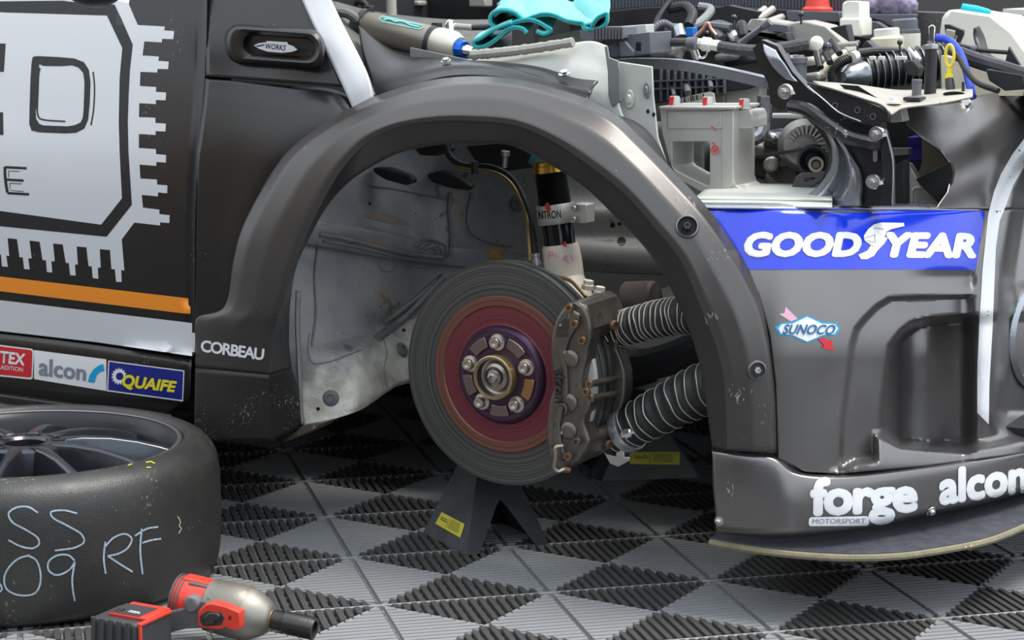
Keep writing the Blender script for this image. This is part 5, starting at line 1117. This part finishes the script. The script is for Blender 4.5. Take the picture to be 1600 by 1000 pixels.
dec('door_stripe', poly2d([(-70, 460), (0, 469), (306, 505.5), (304, 557), (150, 534.5), (0, 517), (-70, 508)]), ['door', 'rocker'], WHITE, 2, 10, 'white stripe')
q = MB(); p_ = pt((148, -22, .10)); q.sphere(px(p_, 48), Matrix.Translation(Vector(p_)), 28, sc=(1, .8, .70)); q.build('door_mirror', BLACK, car)
NAVY = mat('navy_vinyl', (.012, .02, .22), .35); YV = mat('yellow_vinyl', (.85, .72, .02), .4); GV = mat('grey_vinyl', (.22, .25, .30), .4); RV = mat('red_vinyl', (.62, .02, .03), .4); SKY = mat('sky_vinyl', (.0, .36, .70), .4); WV = mat('sticker_white', (.80, .80, .82), .35)
def sticker(poly, m, lvl=1): return dec('sponsor_sticker', poly2d(poly), ['rocker', 'door'], m, lvl, 10)
s1 = sticker([(-40, 534), (0, 539), (50, 545), (53, 549), (51, 591), (48, 593), (0, 588), (-40, 583)], WV); s1['label'] = 'red sponsor sticker with white border'
def ds(name, shape, m, lvl, par, cut=0): return dec(name, shape, ['rocker', 'door'], m, lvl, cut, None, par)
ds('sticker_field', poly2d([(-40, 536.5), (0, 541), (48, 547), (50.5, 550), (49, 588), (47, 590), (0, 585.5), (-40, 581)]), RV, 2.5, s1, 10)
ds('sticker_lettering', merge2d(textL('NTEX', [(-16, 565), (38, 571.5), (40, 553), (-14, 546)], .035), textL('WITH TRADITION', [(-34, 573), (35.5, 581), (36, 574.5), (-34, 566)], .005)), WV, 4, s1)
s2 = sticker(z2([(140, 597), (437, 635), (437, 765), (140, 716)]), WV); s2['label'] = 'white sticker with grey lettering and blue arc'
ds('sticker_lettering', textL('alcon', [(60, 587), (134, 595.5), (135, 570), (61, 558)], .03), GV, 3, s2)
ds('sticker_arc', poly2d(z2([(360, 728), (368, 700), (384, 676), (405, 660), (424, 654), (429, 682), (410, 688), (396, 702), (388, 731)])), SKY, 3, s2)
s3 = sticker(z2([(445, 640), (758, 681), (752, 808), (439, 766)]), WV); s3['label'] = 'navy sticker with yellow lettering and gear'
ds('sticker_field', poly2d(z2([(449, 645), (753, 685), (748, 802), (444, 761)])), NAVY, 2.5, s3, 10)
gear = []
for k in range(60):
    a = 2*math.pi*k/60; r = 12.5 if (k % 4) < 2 else 10; gear.append((186+r*math.cos(a)*.95, 588+r*1.05*math.sin(a)))
ds('sticker_gear', poly2d(gear, [circle2d(187, 588, 6)]), WV, 4, s3)
ds('sticker_lettering', textL('QUAIFE', [(189, 608), (273, 616.5), (277, 596), (192, 584)], .045, .1), YV, 6, s3)
dec('sponsor_lettering', textL('CORBEAU', [(313, 549.5), (411.5, 563.5), (413.5, 545), (314.5, 530.5)], .03, space=.86), 'wheel_arch_flare', WV, 1.5, 0, 'white sponsor lettering')
for x, y in ((231, 652), (286, 664)): dec('chalk_mark', stroke2d([(x, y), (x+1, y+18)], 1.6), 'rocker', YV, 2, 0)
# ------------------------------------------------------------------ print on the nose
BLUE = mat('blue_vinyl', (.004, .035, .66), .16, coat=.6)
bn = dec('banner_sticker', poly2d([(1095, 324.5), (1250, 325), (1400, 326), (1539, 330), (1532, 376), (1525, 422), (1350, 420.5), (1168, 421), (1140, 372), (1108, 326)]), 'bumper', BLUE, 2, 8, 'blue banner sticker with white lettering')
def nb(name, shape, m, lvl, surf='bumper', par=bn, cut=8): return dec(name, shape, surf, m, lvl, cut, None, par)
nb('banner_lettering', textL('GOOD', [(1161, 402), (1345, 402), (1348, 362), (1164, 362)], .06, .12), WV, 5); nb('banner_lettering', textL('YEAR', [(1379, 402.5), (1526, 404), (1528, 364), (1384, 362)], .06, .12), WV, 5)
nb('winged_foot', merge2d(poly2d(z5([(872, 300), (860, 280), (900, 262), (915, 240), (888, 215), (885, 195), (905, 165), (930, 145), (962, 136), (1064, 138), (1066, 152), (1010, 165), (985, 178), (978, 200), (992, 205), (975, 232), (945, 262), (930, 285), (900, 300)]))), WV, 5)
nb('foot_line', merge2d(*[stroke2d(z5(p), .8) for p in ([(890, 205), (935, 190)], [(895, 215), (930, 225)], [(905, 225), (930, 245)], [(935, 190), (935, 230)], [(930, 160), (975, 165)])]), GV, 8)
sn = dec('sponsor_sticker', poly2d(z5([(488, 603), (515, 585), (560, 580), (630, 550), (700, 580), (765, 585), (778, 612), (760, 640), (710, 645), (630, 675), (560, 645), (510, 640)])), 'bumper', SKY, 2, 8, 'white diamond sticker with blue lettering crossed by a red arrow')
nb('sticker_arrow', merge2d(poly2d(z5([(536, 512), (590, 566), (560, 578), (508, 545), (530, 540)])), ), mat('pink_vinyl', (.75, .42, .55), .35), 3, par=sn)
nb('sticker_arrow', poly2d(z5([(680, 655), (705, 648), (728, 668), (742, 662), (752, 708), (695, 695), (708, 685)])), RV, 4, par=sn)
nb('sticker_diamond', poly2d(z5([(503, 608), (520, 590), (565, 588), (632, 557), (698, 588), (755, 590), (770, 610), (752, 635), (705, 638), (632, 668), (565, 638), (515, 633)])), WV, 5, par=sn)
nb('sticker_lettering', textL('SUNOCO', z5([(520, 635), (750, 638), (765, 592), (530, 590)]), .03, .12), mat('teal_blue_vinyl', (.01, .13, .30), .35), 8, par=sn, cut=0)
st = dec('nose_stripe', poly2d([(1527, 645), (1527, 580), (1530, 510), (1535, 422), (1544, 335), (1553, 300), (1564, 272), (1582, 241), (1600, 217), (1630, 190), (1630, 238), (1600, 261), (1583, 290), (1573, 318), (1562, 345), (1556, 388), (1551, 510), (1546, 600), (1545, 663)]), ['bumper', 'wingtop'], WV, 3, 7, 'broad white stripe round the lamp')
lp = dec('sponsor_lettering', merge2d(textL('forge', [(1265, 825), (1434, 818), (1435, 741), (1266, 746)], .048, 0, .95)), 'lip', WV, 3, 8, 'heavy white sponsor lettering')
pl_ = [(1266, 822), (1263.5, 819), (1264, 811), (1267, 808), (1354, 806.5), (1358, 809), (1358, 818), (1355, 821.5)]
dec('sponsor_pill', poly2d(pl_), 'lip', WV, 5, 8); dec('pill_lettering', textL('MOTORSPORT', [(1269, 818.5), (1353, 817.5), (1353, 810), (1269, 811)], .004, .12), 'lip', GV, 7, 8)
dec('sponsor_lettering', textL('alcon', [(1467, 791), (1606, 770.5), (1606, 713), (1467, 734)], .05), 'lip', WV, 3, 8, 'white lettering cut off by the frame')
def on(surf, x, y): h = SURF[surf].ray_cast(Vector(CAM), Vector(ray(x, y))); n_ = h[1] if h[1].dot(Vector(CAM)-h[0]) > 0 else -h[1]; return h[0], n_
def rivet(surf, x, y, r, m=STEEL):
    p, n_ = on(surf, x, y); k = px(p, 1); M = frame(p, None, z=n_)
    MB().lathe([(r*1.5*k, 0), (r*1.5*k, .0015), (r*.95*k, .002), (r*.85*k, .006), (r*.4*k, .0075), (1e-6, .0075)], 20, M, caps=False).build('rivet', m, car)
rivet('lip', 1124, 814, 5); rivet('lip', 1454, 798, 6)
for x, y, r in ((1074, 354, 17), (1182, 578, 14)):
    p, n_ = on('wheel_arch_flare', x, y); k = px(p, 1); M = frame(p+n_*.001, None, z=n_)
    c = MB().lathe([(r*1.12*k, -.0004), (r*1.02*k, .0014), (r*.9*k, .0005), (r*.8*k, -.006), (r*.3*k, -.0062), (1e-6, -.0062)], 32, M, caps=False)
    c = MB().lathe([(r*1.12*k, -.0004), (r*1.0*k, .0022), (r*.88*k, .0024), (r*.8*k, .0006), (1e-6, .0006)], 32, M, caps=False).build('countersunk_hole', SEAM if r > 15 else RUB, car)
    MB().lathe([(r*1.14*k, -.0006), (r*1.06*k, .0022), (r*.92*k, .0028), (r*.9*k, .001)], 32, M, caps=False).build('hole_rim', GREY, c)
    MB().lathe([(r*.42*k, .0005), (r*.42*k, .004), (r*.34*k, .0055), (r*.2*k, .0055), (r*.2*k, .003), (1e-6, .003)], 6, M, caps=False).build('cap_screw', STEEL if r < 15 else BLACK, c)
# scuffs on the flare
SC = mat('paint_scuff', (.38, .38, .40), .5)
random.seed(11)
sh = []
for cx_, cy_, n_, sx_, sy_ in ((1150, 615, 16, 14, 22), (1064, 318, 10, 18, 14), (1112, 500, 7, 8, 4), (1141, 770, 6, 8, 12)):
    for k in range(n_):
        x = random.gauss(cx_, sx_*.5); y = random.gauss(cy_, sy_*.5); a = random.uniform(-2.2, -1.0); l = random.uniform(3, 9)
        sh.append(stroke2d([(x, y), (x+l*math.cos(a)*.5+random.uniform(-1, 1), y+l*math.sin(a)*.5), (x+l*math.cos(a), y+l*math.sin(a))], random.uniform(.4, 1.1)))
dec('paint_scuff', merge2d(*sh), ['wheel_arch_flare', 'lip'], SC, 1.2, 0)
# ------------------------------------------------------------------ wheel lying on the floor
TC = Vector((-.724, 2.944, 0))
wheel = thing('racing_wheel', 'black slick racing wheel lying flat on the tiles, chalked SS and RF', 'wheel', TC)
TYRE = speckle(mat('slick_rubber', (.022, .0215, .021), .36, 0, bump=.3, bscale=420, var=(.045, .042, .038), vscale=12, rvar=.1), (.22, .21, .19), 180, .76, .5, 14)
prof = [(.218, .012), (.240, .003), (.262, .002), (.276, .010), (.283, .03), (.286, .06), (.2865, .11), (.2855, .155), (.281, .180), (.270, .196), (.256, .205), (.246, .208), (.239, .207), (.234, .202), (.230, .192)]
P2 = crom(prof, 46)
ty = MB(); ty.lathe([tuple(a) for a in P2], 120, Matrix.Translation(TC), caps=False); SURF['tyre'] = BVHTree.FromPolygons(ty.v, ty.f)
tyo = MB(); tyo.lathe([tuple(a) for a in P2], 120, caps=False); tyre = tyo.build('tyre', TYRE, wheel, M=Matrix.Translation(TC))
RIM = mat('rim_anthracite', (.07, .075, .088), .24, .8, rvar=.05)
WMx = Matrix.Translation(TC)
rim = MB().lathe([(.231, .188), (.232, .198), (.228, .202), (.222, .199), (.216, .188), (.208, .160), (.204, .06), (.208, .02), (.216, .012)], 96, caps=False).build('rim', mat('rim_barrel', (.022, .023, .026), .35, .5), wheel, M=WMx, solid=.003)
MB().lathe([(.2325, .1975), (.2305, .2025), (.2275, .2032), (.2245, .2015)], 96, caps=False).build('rim_edge', mat('rim_edge_wear', (.22, .2, .2), .35, .8), wheel, M=WMx)
dec('yellow_mark', merge2d(stroke2d([(228, 722), (236, 721), (242, 724)], 1.2), stroke2d([(229, 730), (236, 730)], 1), stroke2d([(200, 727), (206, 725)], 1)), 'tyre', YV, 2, 0, parent=wheel)
MB().lathe([(.030, .150), (.030, .200), (.034, .204), (.058, .204), (.064, .200), (.068, .170), (.072, .120), (.03, .12)], 60, caps=False).build('wheel_center', RIM, wheel, M=WMx)
nsp = 10
for k in range(nsp):
    a = 2*math.pi*(k+.5)/nsp; c_, s_ = math.cos(a), math.sin(a); t_ = Vector((-s_, c_, 0)); q = MB(); vs = []
    st_ = [(.050, .204, .019, .040), (.085, .204, .015, .044), (.125, .200, .012, .042), (.165, .192, .013, .034), (.198, .183, .019, .028), (.216, .178, .026, .020)]
    for r, z, w_, h_ in st_:
        for dx, dz in ((-w_, -h_), (-w_*.55, 0), (-w_*.3, .002), (w_*.3, .002), (w_*.55, 0), (w_, -h_)): vs.append(Vector((r*c_, r*s_, z+dz))+t_*dx)
    fs = [(i*6+j, i*6+(j+1) % 6, (i+1)*6+(j+1) % 6, (i+1)*6+j) for i in range(5) for j in range(6)]+[(0, 1, 2, 3, 4, 5), (30, 31, 32, 33, 34, 35)]
    q.add(vs, fs); q.build('spoke', RIM, wheel, M=WMx, bevel=.0015, angle=50)
for k in range(5):
    a = 2*math.pi*k/5+.3; MB().lathe([(.0125, .19), (.0125, .2055), (.0105, .206), (.0100, .185), (1e-6, .185)], 20, Matrix.Translation((.050*math.cos(a), .050*math.sin(a), 0)), caps=False).build('stud_seat', BLACK, wheel, M=WMx)
MB().lathe([(.225, .186), (.232, .190)], 60, caps=False).build('bead_gap', SEAM, wheel, M=WMx)
CH = mat('chalk_blue', (.42, .53, .62), .9, bump=.4, bscale=400, var=(.12, .14, .16), vscale=260, vamt=.55)
zz3 = lambda p: Z(p, 0, 630, 2.702)
def ch(paths, lab): o = dec('chalk_writing', merge2d(*[stroke2d(zz3(p), 2.7, 40) for p in paths]), 'tyre', CH, 2, 0, lab, wheel)
ch([[(160, 462), (120, 438), (70, 440), (36, 465), (50, 500), (110, 535), (160, 570), (165, 595), (140, 612), (90, 605), (35, 578)], [(325, 465), (270, 452), (215, 460), (220, 480), (290, 520), (345, 555), (355, 585), (320, 608), (232, 622)]], 'pale blue chalk letters SS')
ch([[(125, 642), (80, 655), (40, 690), (18, 735), (25, 780), (60, 805), (110, 812), (150, 800), (170, 760), (168, 700), (150, 660), (122, 645)], [(315, 665), (290, 642), (240, 643), (205, 670), (205, 705), (235, 725), (275, 715), (305, 690), (315, 668), (305, 740), (308, 790), (316, 835)], [(-30, 770), (-5, 760), (8, 785), (-5, 800)]], 'pale blue chalk digits')
ch([[(445, 585), (438, 650), (446, 720)], [(440, 610), (480, 568), (530, 552), (556, 572), (540, 610), (500, 635), (455, 645)], [(455, 645), (500, 675), (560, 712)], [(598, 530), (592, 620), (602, 722)], [(570, 560), (620, 530), (668, 522)], [(600, 590), (640, 578), (680, 572)]], 'pale blue chalk letters RF')
dec('yellow_mark', stroke2d(zz3([(750, 478), (762, 500), (757, 520), (766, 528), (754, 550)]), 1.2, 12), 'tyre', mat('tan_chalk', (.6, .48, .25), .9), 2, 0, parent=wheel)
# ------------------------------------------------------------------ cordless impact wrench
def G(x, y, z): return Vector(Pz(x, y, z))
gun_o = G(330, 960, 0); gun_o.z = 0
gun = thing('impact_wrench', 'red and grey cordless impact wrench lying on the tiles beside the tyre', 'wrench', gun_o)
REDP = mat('red_plastic', (.62, .045, .025), .38, bump=.15, bscale=300, rvar=.05); DGR = mat('charcoal_grip', (.09, .09, .095), .55, bump=.3, bscale=500)
RA = G(282, 934, .060); RB_ = G(497, 984, .034); ax = (RB_-RA).normalized(); Lg = (RB_-RA).length
k = px(RA, 1)
ym = Vector((0, 0, 1)); side = ax.cross(ym).normalized(); upv = side.cross(ax).normalized()
GM = Matrix(((ax.x, side.x, upv.x, RA.x), (ax.y, side.y, upv.y, RA.y), (ax.z, side.z, upv.z, RA.z), (0, 0, 0, 1)))   # local x along the tool, y towards the viewer, z up
def gx(px_): return px_*k/(.97)       # photo px along the axis to metres
X90 = Matrix(((0, 0, 1, 0), (1, 0, 0, 0), (0, 1, 0, 0), (0, 0, 0, 1)))    # lathe axis z -> x
def gl(prof, n=40, sc=(1, 1)): return MB().lathe([(r*k*(1.1 if x < 155 else 1), x*k) for x, r in prof], n, Matrix.Diagonal((1, sc[0], sc[1], 1)) @ X90, caps=False)
gl([(-10, .1), (-10, 20), (-6, 30), (0, 33), (20, 34), (55, 35), (66, 34), (68, 30)], 40).build('motor_housing', REDP, gun, M=GM, label='red motor housing')
for x in (-4, 2, 8): gl([(x, 33), (x, 34.5), (x+2.5, 34.8), (x+2.5, 33)], 40).build('vent_rib', DGR, gun, M=GM)
gl([(50, 35), (52, 37), (66, 37.5), (68, 38), (95, 39), (112, 39), (116, 37), (118, 36)], 40).build('gear_case', mat('gear_case_grey', (.19, .175, .15), .45, .6, bump=.2, bscale=200, var=(.28, .26, .22), vscale=20), gun, M=GM, label='scratched grey alloy gear case')
gl([(116, 37), (124, 36), (140, 29), (150, 22), (154, 19), (156, 14), (156, 10)], 40).build('nose_cone', mat('nose_alloy', (.30, .285, .25), .5, .8, rvar=.06), gun, M=GM, label='pale alloy nose cone')
gl([(152, 10), (152, 14.5), (157, 15), (158, 11), (164, 11)], 32).build('anvil_ring', mat('rusty_ring', (.28, .19, .11), .5, .7), gun, M=GM)
gl([(160, 10), (160, 15.5), (176, 16), (178, 17.5), (224, 17.5), (227, 16.5), (227, 12), (212, 11.5), (212, .1)], 36).build('impact_socket', mat('socket_black', (.06, .058, .055), .4, .8, bump=.3, bscale=200), gun, M=GM, label='black impact socket')
def gb(name, c, d, m, bev=.003, rot=0, lab=None, tap=1):
    q = MB(); q.box((0, 0, 0), tuple(a*k for a in d), Matrix.Translation(Vector(c)*k) @ Matrix.Rotation(rot, 4, 'Z'), tap); return q.build(name, m, gun, M=GM, bevel=bev, seg=3, label=lab)
gb('top_spine', (40, 0, 34), (70, 26, 10), REDP, .003); gb('top_spine', (100, -6, 38), (30, 18, 6), REDP, .002, 0, None)
gb('brand_plate', (36, 14, 33), (34, 12, 6), DGR, .002)
gb('spine_mark', (74, 4, 40.2), (22, 8, .6), DBLACK, 0)
for x, z in ((62, 20), (70, -26), (112, 24), (108, -30)): q = MB(); p_ = Vector((x, math.sqrt(max(0, 38**2-z*z)), z))*k; q.lathe([(4*k, 0), (4*k, 2.5*k), (2*k, 3*k), (1e-6, 3*k)], 14, Matrix.Translation(p_) @ Matrix.Rotation(-math.pi/2, 4, 'X'), caps=False); q.build('housing_screw', STEEL, gun, M=GM)
# handle and trigger, in the plane of the tool turned to the viewer
def gpl(name, pts, off_, th, m, bev=.004, lab=None):
    nn = np.array(side); o3 = np.array(RA)+nn*off_*k; q = MB(); f = []; b = []
    for x, y in pts:
        r = ray(x, y); p = CAM+r*(((o3-CAM)@nn)/(r@nn)); f.append(p); b.append(p-nn*th*k)
    n = len(pts); tri = tessellate_polygon([[Vector((x, y, 0)) for x, y in pts]])
    q.add(f+b, [tuple(t) for t in tri]+[tuple(i_+n for i_ in t)[::-1] for t in tri]+[(i_, (i_+1) % n, n+(i_+1) % n, n+i_) for i_ in range(n)])
    return q.build(name, m, gun, bevel=bev, seg=4, label=lab)
gpl('grip', [(258, 957), (285, 951), (310, 940), (322, 940), (334, 952), (334, 976), (318, 982), (290, 983), (262, 990)], 44, 44, DGR, .009, 'charcoal rubber grip')
gpl('grip_collar', [(284, 941), (292, 931), (306, 934), (313, 946), (306, 958), (288, 958)], 47, 20, mat('grey_overmould', (.14, .14, .145), .5), .006)
gpl('trigger_guard', [(308, 957), (318, 946), (332, 943), (350, 947), (374, 957), (376, 982), (366, 986), (352, 980), (346, 983), (326, 983), (309, 979)], 54, 22, REDP, .004, 'red trigger guard')
gpl('guard_pocket', [(312, 962), (322, 955), (346, 957), (351, 966), (346, 977), (318, 979), (312, 973)], 54.6, 3, mat('pocket_dark', (.06, .053, .048), .5, .5), .001)
gpl('trigger', [(316, 965), (324, 958), (340, 959), (344, 964), (340, 969), (333, 970), (332, 976), (318, 977)], 61, 9, mat('trigger_black', (.03, .03, .032), .3), .004)
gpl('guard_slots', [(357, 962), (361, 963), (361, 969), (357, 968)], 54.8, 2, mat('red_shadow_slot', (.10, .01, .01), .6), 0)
q = MB(); q.sphere(4*k, Matrix.Translation(Vector(RA)+side*32*k+ax*11*k-upv*20*k), 12); q.build('lock_button', REDP, gun)
# battery
bc = G(205, 985, .036); bx = (G(260, 990, .036)-G(160, 972, .036)).normalized(); by = Vector((0, 0, 1)).cross(bx)
BM = Matrix(((bx.x, by.x, 0, bc.x), (bx.y, by.y, 0, bc.y), (bx.z, by.z, 1, bc.z), (0, 0, 0, 1)))
def bb(name, c, d, m, bev=.003, lab=None, tap=1): q = MB(); q.box(c, d, None, tap); return q.build(name, m, gun, M=BM, bevel=bev, seg=3, label=lab)
BAT = mat('battery_black', (.04, .04, .042), .5, bump=.3, bscale=400)
bb('battery', (0, -.005, -.004), (.082, .070, .056), BAT, .006, 'black battery pack with red trim', .92)
bb('battery_shell', (.012, .004, .026), (.062, .052, .006), REDP, .002, 'red battery top'); bb('battery_label', (.006, -.002, .0293), (.050, .038, .0015), BAT, .0005)
bb('battery_end', (.0425, -.005, -.003), (.004, .066, .056), BAT, .0015); bb('battery_trim', (.043, -.005, .0245), (.007, .067, .004), REDP, .001); bb('battery_trim', (.044, -.037, -.002), (.004, .004, .050), REDP, .001)
for x in (-.03, -.016, -.002, .012, .026): bb('battery_rib', (x, -.0395, 0.004), (.006, .004, .044), BAT, .001)
vs_, fs_ = text2d('5.0', [(-.014, -.016), (-.002, -.016), (-.002, -.006), (-.014, -.006)], .02); MB().add([BM @ Vector((a, b, .0306)) for a, b in vs_], fs_).build('battery_lettering', WV, gun)
vs_, fs_ = merge2d(stroke2d([(.006, -.009), (.022, -.009)], .0018), stroke2d([(.006, -.013), (.026, -.013)], .0018)); MB().add([BM @ Vector((a, b, .0306)) for a, b in vs_], fs_).build('battery_lettering', WV, gun)
# ------------------------------------------------------------------ jack stands
STB = speckle(mat('stand_black', (.016, .018, .022), .38, rvar=.08), (.2, .2, .2), 300, .8, .5, 12)
YL = mat('warning_yellow', (.70, .62, .04), .5)
def on_floor(x, y): p = Pz(x, y, 0); return Vector((p[0], p[1], 0))
def stand(A, B, C, H, lab, group, notch, labquad_face, labpx, top=.030):
    A, B, C = [on_floor(*q) for q in (A, B, C)]; D = A+C-B; ctr = (A+C)/2
    o = thing('axle_stand', lab, 'axle stand', (ctr.x, ctr.y, 0))
    T = [ctr+(p-ctr).normalized()*top+Vector((0, 0, H)) for p in (A, B, C, D)]; base = [A, B, C, D]
    for i in range(4):
        P, Q, TP, TQ = base[i], base[(i+1) % 4], T[i], T[(i+1) % 4]
        f = lambda s, t: (P*(1-s)+Q*s)*(1-t)+(TP*(1-s)+TQ*s)*t
        pts = [(0, 0), (.16, 0), (.40, .42), (.5, .50), (.60, .42), (.84, 0), (1, 0), (1, 1), (0, 1)] if notch[i] else [(0, 0), (1, 0), (1, 1), (0, 1)]
        nrm = (Q-P).cross(TP-P).normalized(); nrm = nrm if nrm.dot(ctr+Vector((0, 0, H*.3))-P) > 0 else -nrm
        tri = tessellate_polygon([[Vector((a, b, 0)) for a, b in pts]]); n = len(pts); vs = [f(a, b) for a, b in pts]; vs += [v+nrm*.003 for v in vs]
        fs = [tuple(t) for t in tri]+[tuple(i_+n for i_ in t)[::-1] for t in tri]+[(j, (j+1) % n, n+(j+1) % n, n+j) for j in range(n)]
        MB().add(vs, fs).build('side_plate', STB, o, angle=30)
        if i == labquad_face:
            # sticker lies on this plate
            nn = -nrm; d = P.dot(nn)+.0006; out = []
            for x, y in labpx:
                r = Vector(ray(x, y)); t = (d-Vector(CAM).dot(nn))/r.dot(nn); out.append(Vector(CAM)+r*t)
            l_ = MB().add(out, [(0, 1, 2, 3)] if True else []).build('warning_label', YL, o, label='yellow warning label', fix=False)
            l_.data.flip_normals() if l_.data.polygons[0].normal.dot(Vector(CAM)-out[0]) < 0 else None
            q = MB()
            def lp_(s, t): return out[0]*(1-s)*(1-t)+out[1]*s*(1-t)+out[2]*s*t+out[3]*(1-s)*t+nn*.0004
            def bar(s0, t0, s1, t1): q.add([lp_(s0, t0), lp_(s1, t0), lp_(s1, t1), lp_(s0, t1)], [(0, 1, 2, 3)])
            bar(.08, .30, .34, .36); bar(.08, .45, .38, .52); bar(.40, .08, .41, .92)
            for t in (.15, .27, .39, .51, .63, .75): bar(.46, t, .92-.1*((t*10) % 3)/3, t+.04)
            q.build('label_print', DBLACK, l_, fix=False)['kind'] = 'stuff'
    MB().lathe([(top*.9, H-.01), (top*.9, H+.02), (top*.6, H+.022), (top*.55, H+.05), (top*1.3, H+.055), (top*1.3, H+.07)], 24, Matrix.Translation((ctr.x, ctr.y, 0))).build('saddle_post', STB, o)
    return o
stand((661, 832), (729, 868), (858, 850), .150, 'black folded steel axle stand under the brake disc, yellow label on its left plate', None, (0, 1, 0, 1), 0, [(690, 800), (726, 819), (719, 840), (680, 818)])
stand((915, 744), (940, 752), (1095, 746), .110, 'black axle stand farther under the car, behind the lower cooling duct', None, (0, 0, 0, 0), 1, [(984, 706), (1062, 706), (1062, 726), (984, 725)])
# ------------------------------------------------------------------ microfibre cloth on the wing
TEALH = mat('teal_hem', (.01, .40, .45), .9, bump=.8, bscale=600)
TEAL = mat('teal_microfibre', (.20, .60, .60), .95, bump=.9, bscale=700, var=(.32, .66, .65), vscale=300)
rag = thing('cleaning_cloth', 'turquoise microfibre cloth crumpled on the inner wing', 'cloth', tuple(Pv(840, 60, -.25)))
def cloth_strip(edge, shifts, name='cloth_fold', hem=True):
    """front hem in photo pixels; further rows shift it (dx, dy, v, squash)"""
    e = crom(np.array(edge, float), 60); c = e.mean(0); P = []
    for dx, dy, v, k in shifts:
        P.append([Pv(*( (q-c)*np.array([k, k])+c+np.array([dx, dy]) ), v) for q in e])
    P = np.array(P); P = np.stack([crom_p(P[:, i], np.arange(len(P), dtype=float), 24) for i in range(60)], 1)
    for j in range(24):
        for i in range(60):
            p = P[j, i]; P[j, i] += ZZ*.004*noise.noise(Vector(p*26))*(j/23)+V*.002*noise.noise(Vector(p*30+5))
    o = grid_build(name, P, TEAL, rag, .004, None, None, 80)
    if hem: MB().tube(P[0], px(P[0][0], 2.3), 8).build('cloth_hem', TEALH, rag, label='darker stitched hem')
    return o
cloth_strip([(818, 31), (803, 19), (784, 16), (769, 23), (767, 35), (777, 43), (792, 40), (806, 33), (822, 31)], [(0, 0, -.20, 1), (6, -5, -.26, .96), (18, -10, -.34, .9), (30, -14, -.42, .8)])
cloth_strip([(818, 31), (834, 25), (850, 21), (866, 23), (884, 31), (900, 34), (911, 36), (914, 44), (921, 46), (924, 40), (934, 27), (948, 20)], [(0, 0, -.20, 1), (-4, -8, -.26, .98), (-14, -22, -.34, .95), (-26, -32, -.44, .85)])
cloth_strip([(948, 20), (947, 34), (938, 43), (922, 46), (916, 43)], [(0, 0, -.20, 1), (-4, -4, -.24, .9), (-10, -8, -.30, .7)])
cloth_strip([(770, 24), (784, 16), (802, 18), (820, 31), (836, 25), (852, 22), (868, 24), (886, 32), (908, 36), (924, 34), (934, 27), (949, 20)], [(0, 0, -.206, 1), (2, -6, -.26, 1), (6, -16, -.34, .97), (8, -30, -.46, .93)], hem=False)
cloth_strip([(786, 41), (808, 33), (826, 30), (842, 34), (852, 40), (862, 47), (851, 54), (838, 50)], [(0, 0, -.195, 1), (4, -6, -.24, .98), (14, -14, -.32, .9)])
cloth_strip([(824, 51), (818, 45), (806, 42), (792, 46), (778, 58), (764, 68), (752, 73), (742, 72), (740, 66), (752, 60), (770, 48), (786, 41), (800, 36)], [(0, 0, -.19, 1), (5, -5, -.23, .97), (14, -12, -.30, .9), (24, -16, -.36, .8)])
# ------------------------------------------------------------------ things behind the car
cone = thing('traffic_cone', 'red plastic cone base standing behind the engine bay', 'cone', tuple(Pv(1277, 18, -.90)))
c_ = Pv(1277, 17, -.90); k = px(c_, 1); MB().lathe([(24*k, 0), (24*k, .004), (19*k, .008), (15*k, 30*k), (12*k, 70*k), (6*k, 150*k), (1e-5, 151*k)], 36, Matrix.Translation(Vector(c_)), caps=False).build('cone_body', mat('red_cone', (.75, .06, .04), .5), cone)
tw = thing('folded_towel', 'mauve grey towel bundled on the far edge of the engine bay', 'towel', tuple(Pv(1388, 22, -1.0)))
TW = mat('mauve_towel', (.24, .20, .30), .95, bump=1, bscale=250, var=(.34, .30, .40), vscale=30)
for x, y, rx, ry in ((1365, 8, 24, 18), (1395, 4, 26, 22), (1418, 10, 16, 16)):
    p_ = Vector(Pv(x, y, -.95)); k = px(p_, 1); b = bmesh.new(); bmesh.ops.create_icosphere(b, subdivisions=4, radius=1)
    vs = []
    for v in b.verts: n_ = 1+.16*noise.noise(v.co*2.2+Vector((x, 0, 0)))+.05*noise.noise(v.co*7); vs.append(p_+Vector((v.co.x*rx*k*n_, v.co.y*.022*n_, v.co.z*ry*k*n_)))
    MB().add(vs, [tuple(v.index for v in f.verts) for f in b.faces]).build('towel_fold', TW, tw, fix=False, angle=180); b.free()
MB().box((-7.5, -1.5, 1.9), (.3, 9, 3.8)).build('unseen_reflection_wall', mat('reflection_wall_brown', (.40, .29, .20), .85, bump=.4, bscale=20, var=(.36, .28, .22), vscale=2), None)['kind'] = 'structure'  # unseen wall, added for the brown reflection in the car's left panels
MB().box((-3.5, -4.5, 1.7), (8, .3, 3.4)).build('unseen_sky_blocker', mat('sky_blocker_dark', (.05, .05, .052), .7), None)['kind'] = 'structure'  # unseen wall behind the camera, added to block low sky light
MB().box((0, 14, 1.2), (24, .3, 3.4)).build('wall_back', mat('garage_grey', (.06, .055, .055), .8), None)['kind'] = 'structure'
q = thing('yellow_case', 'bright yellow box beyond the car at the right edge', 'box', tuple(Pv(1600, 60, -1.6)))
MB().plate([(1568, 18), (1640, 22), (1640, 120), (1600, 66), (1586, 48)], -1.5, .3).build('case_body', mat('neon_yellow', (.62, .78, .02), .5), q); MB().plate([(1566, 14), (1640, 16), (1640, 26), (1570, 24)], -1.49, .32).build('case_lid', WPL, q)
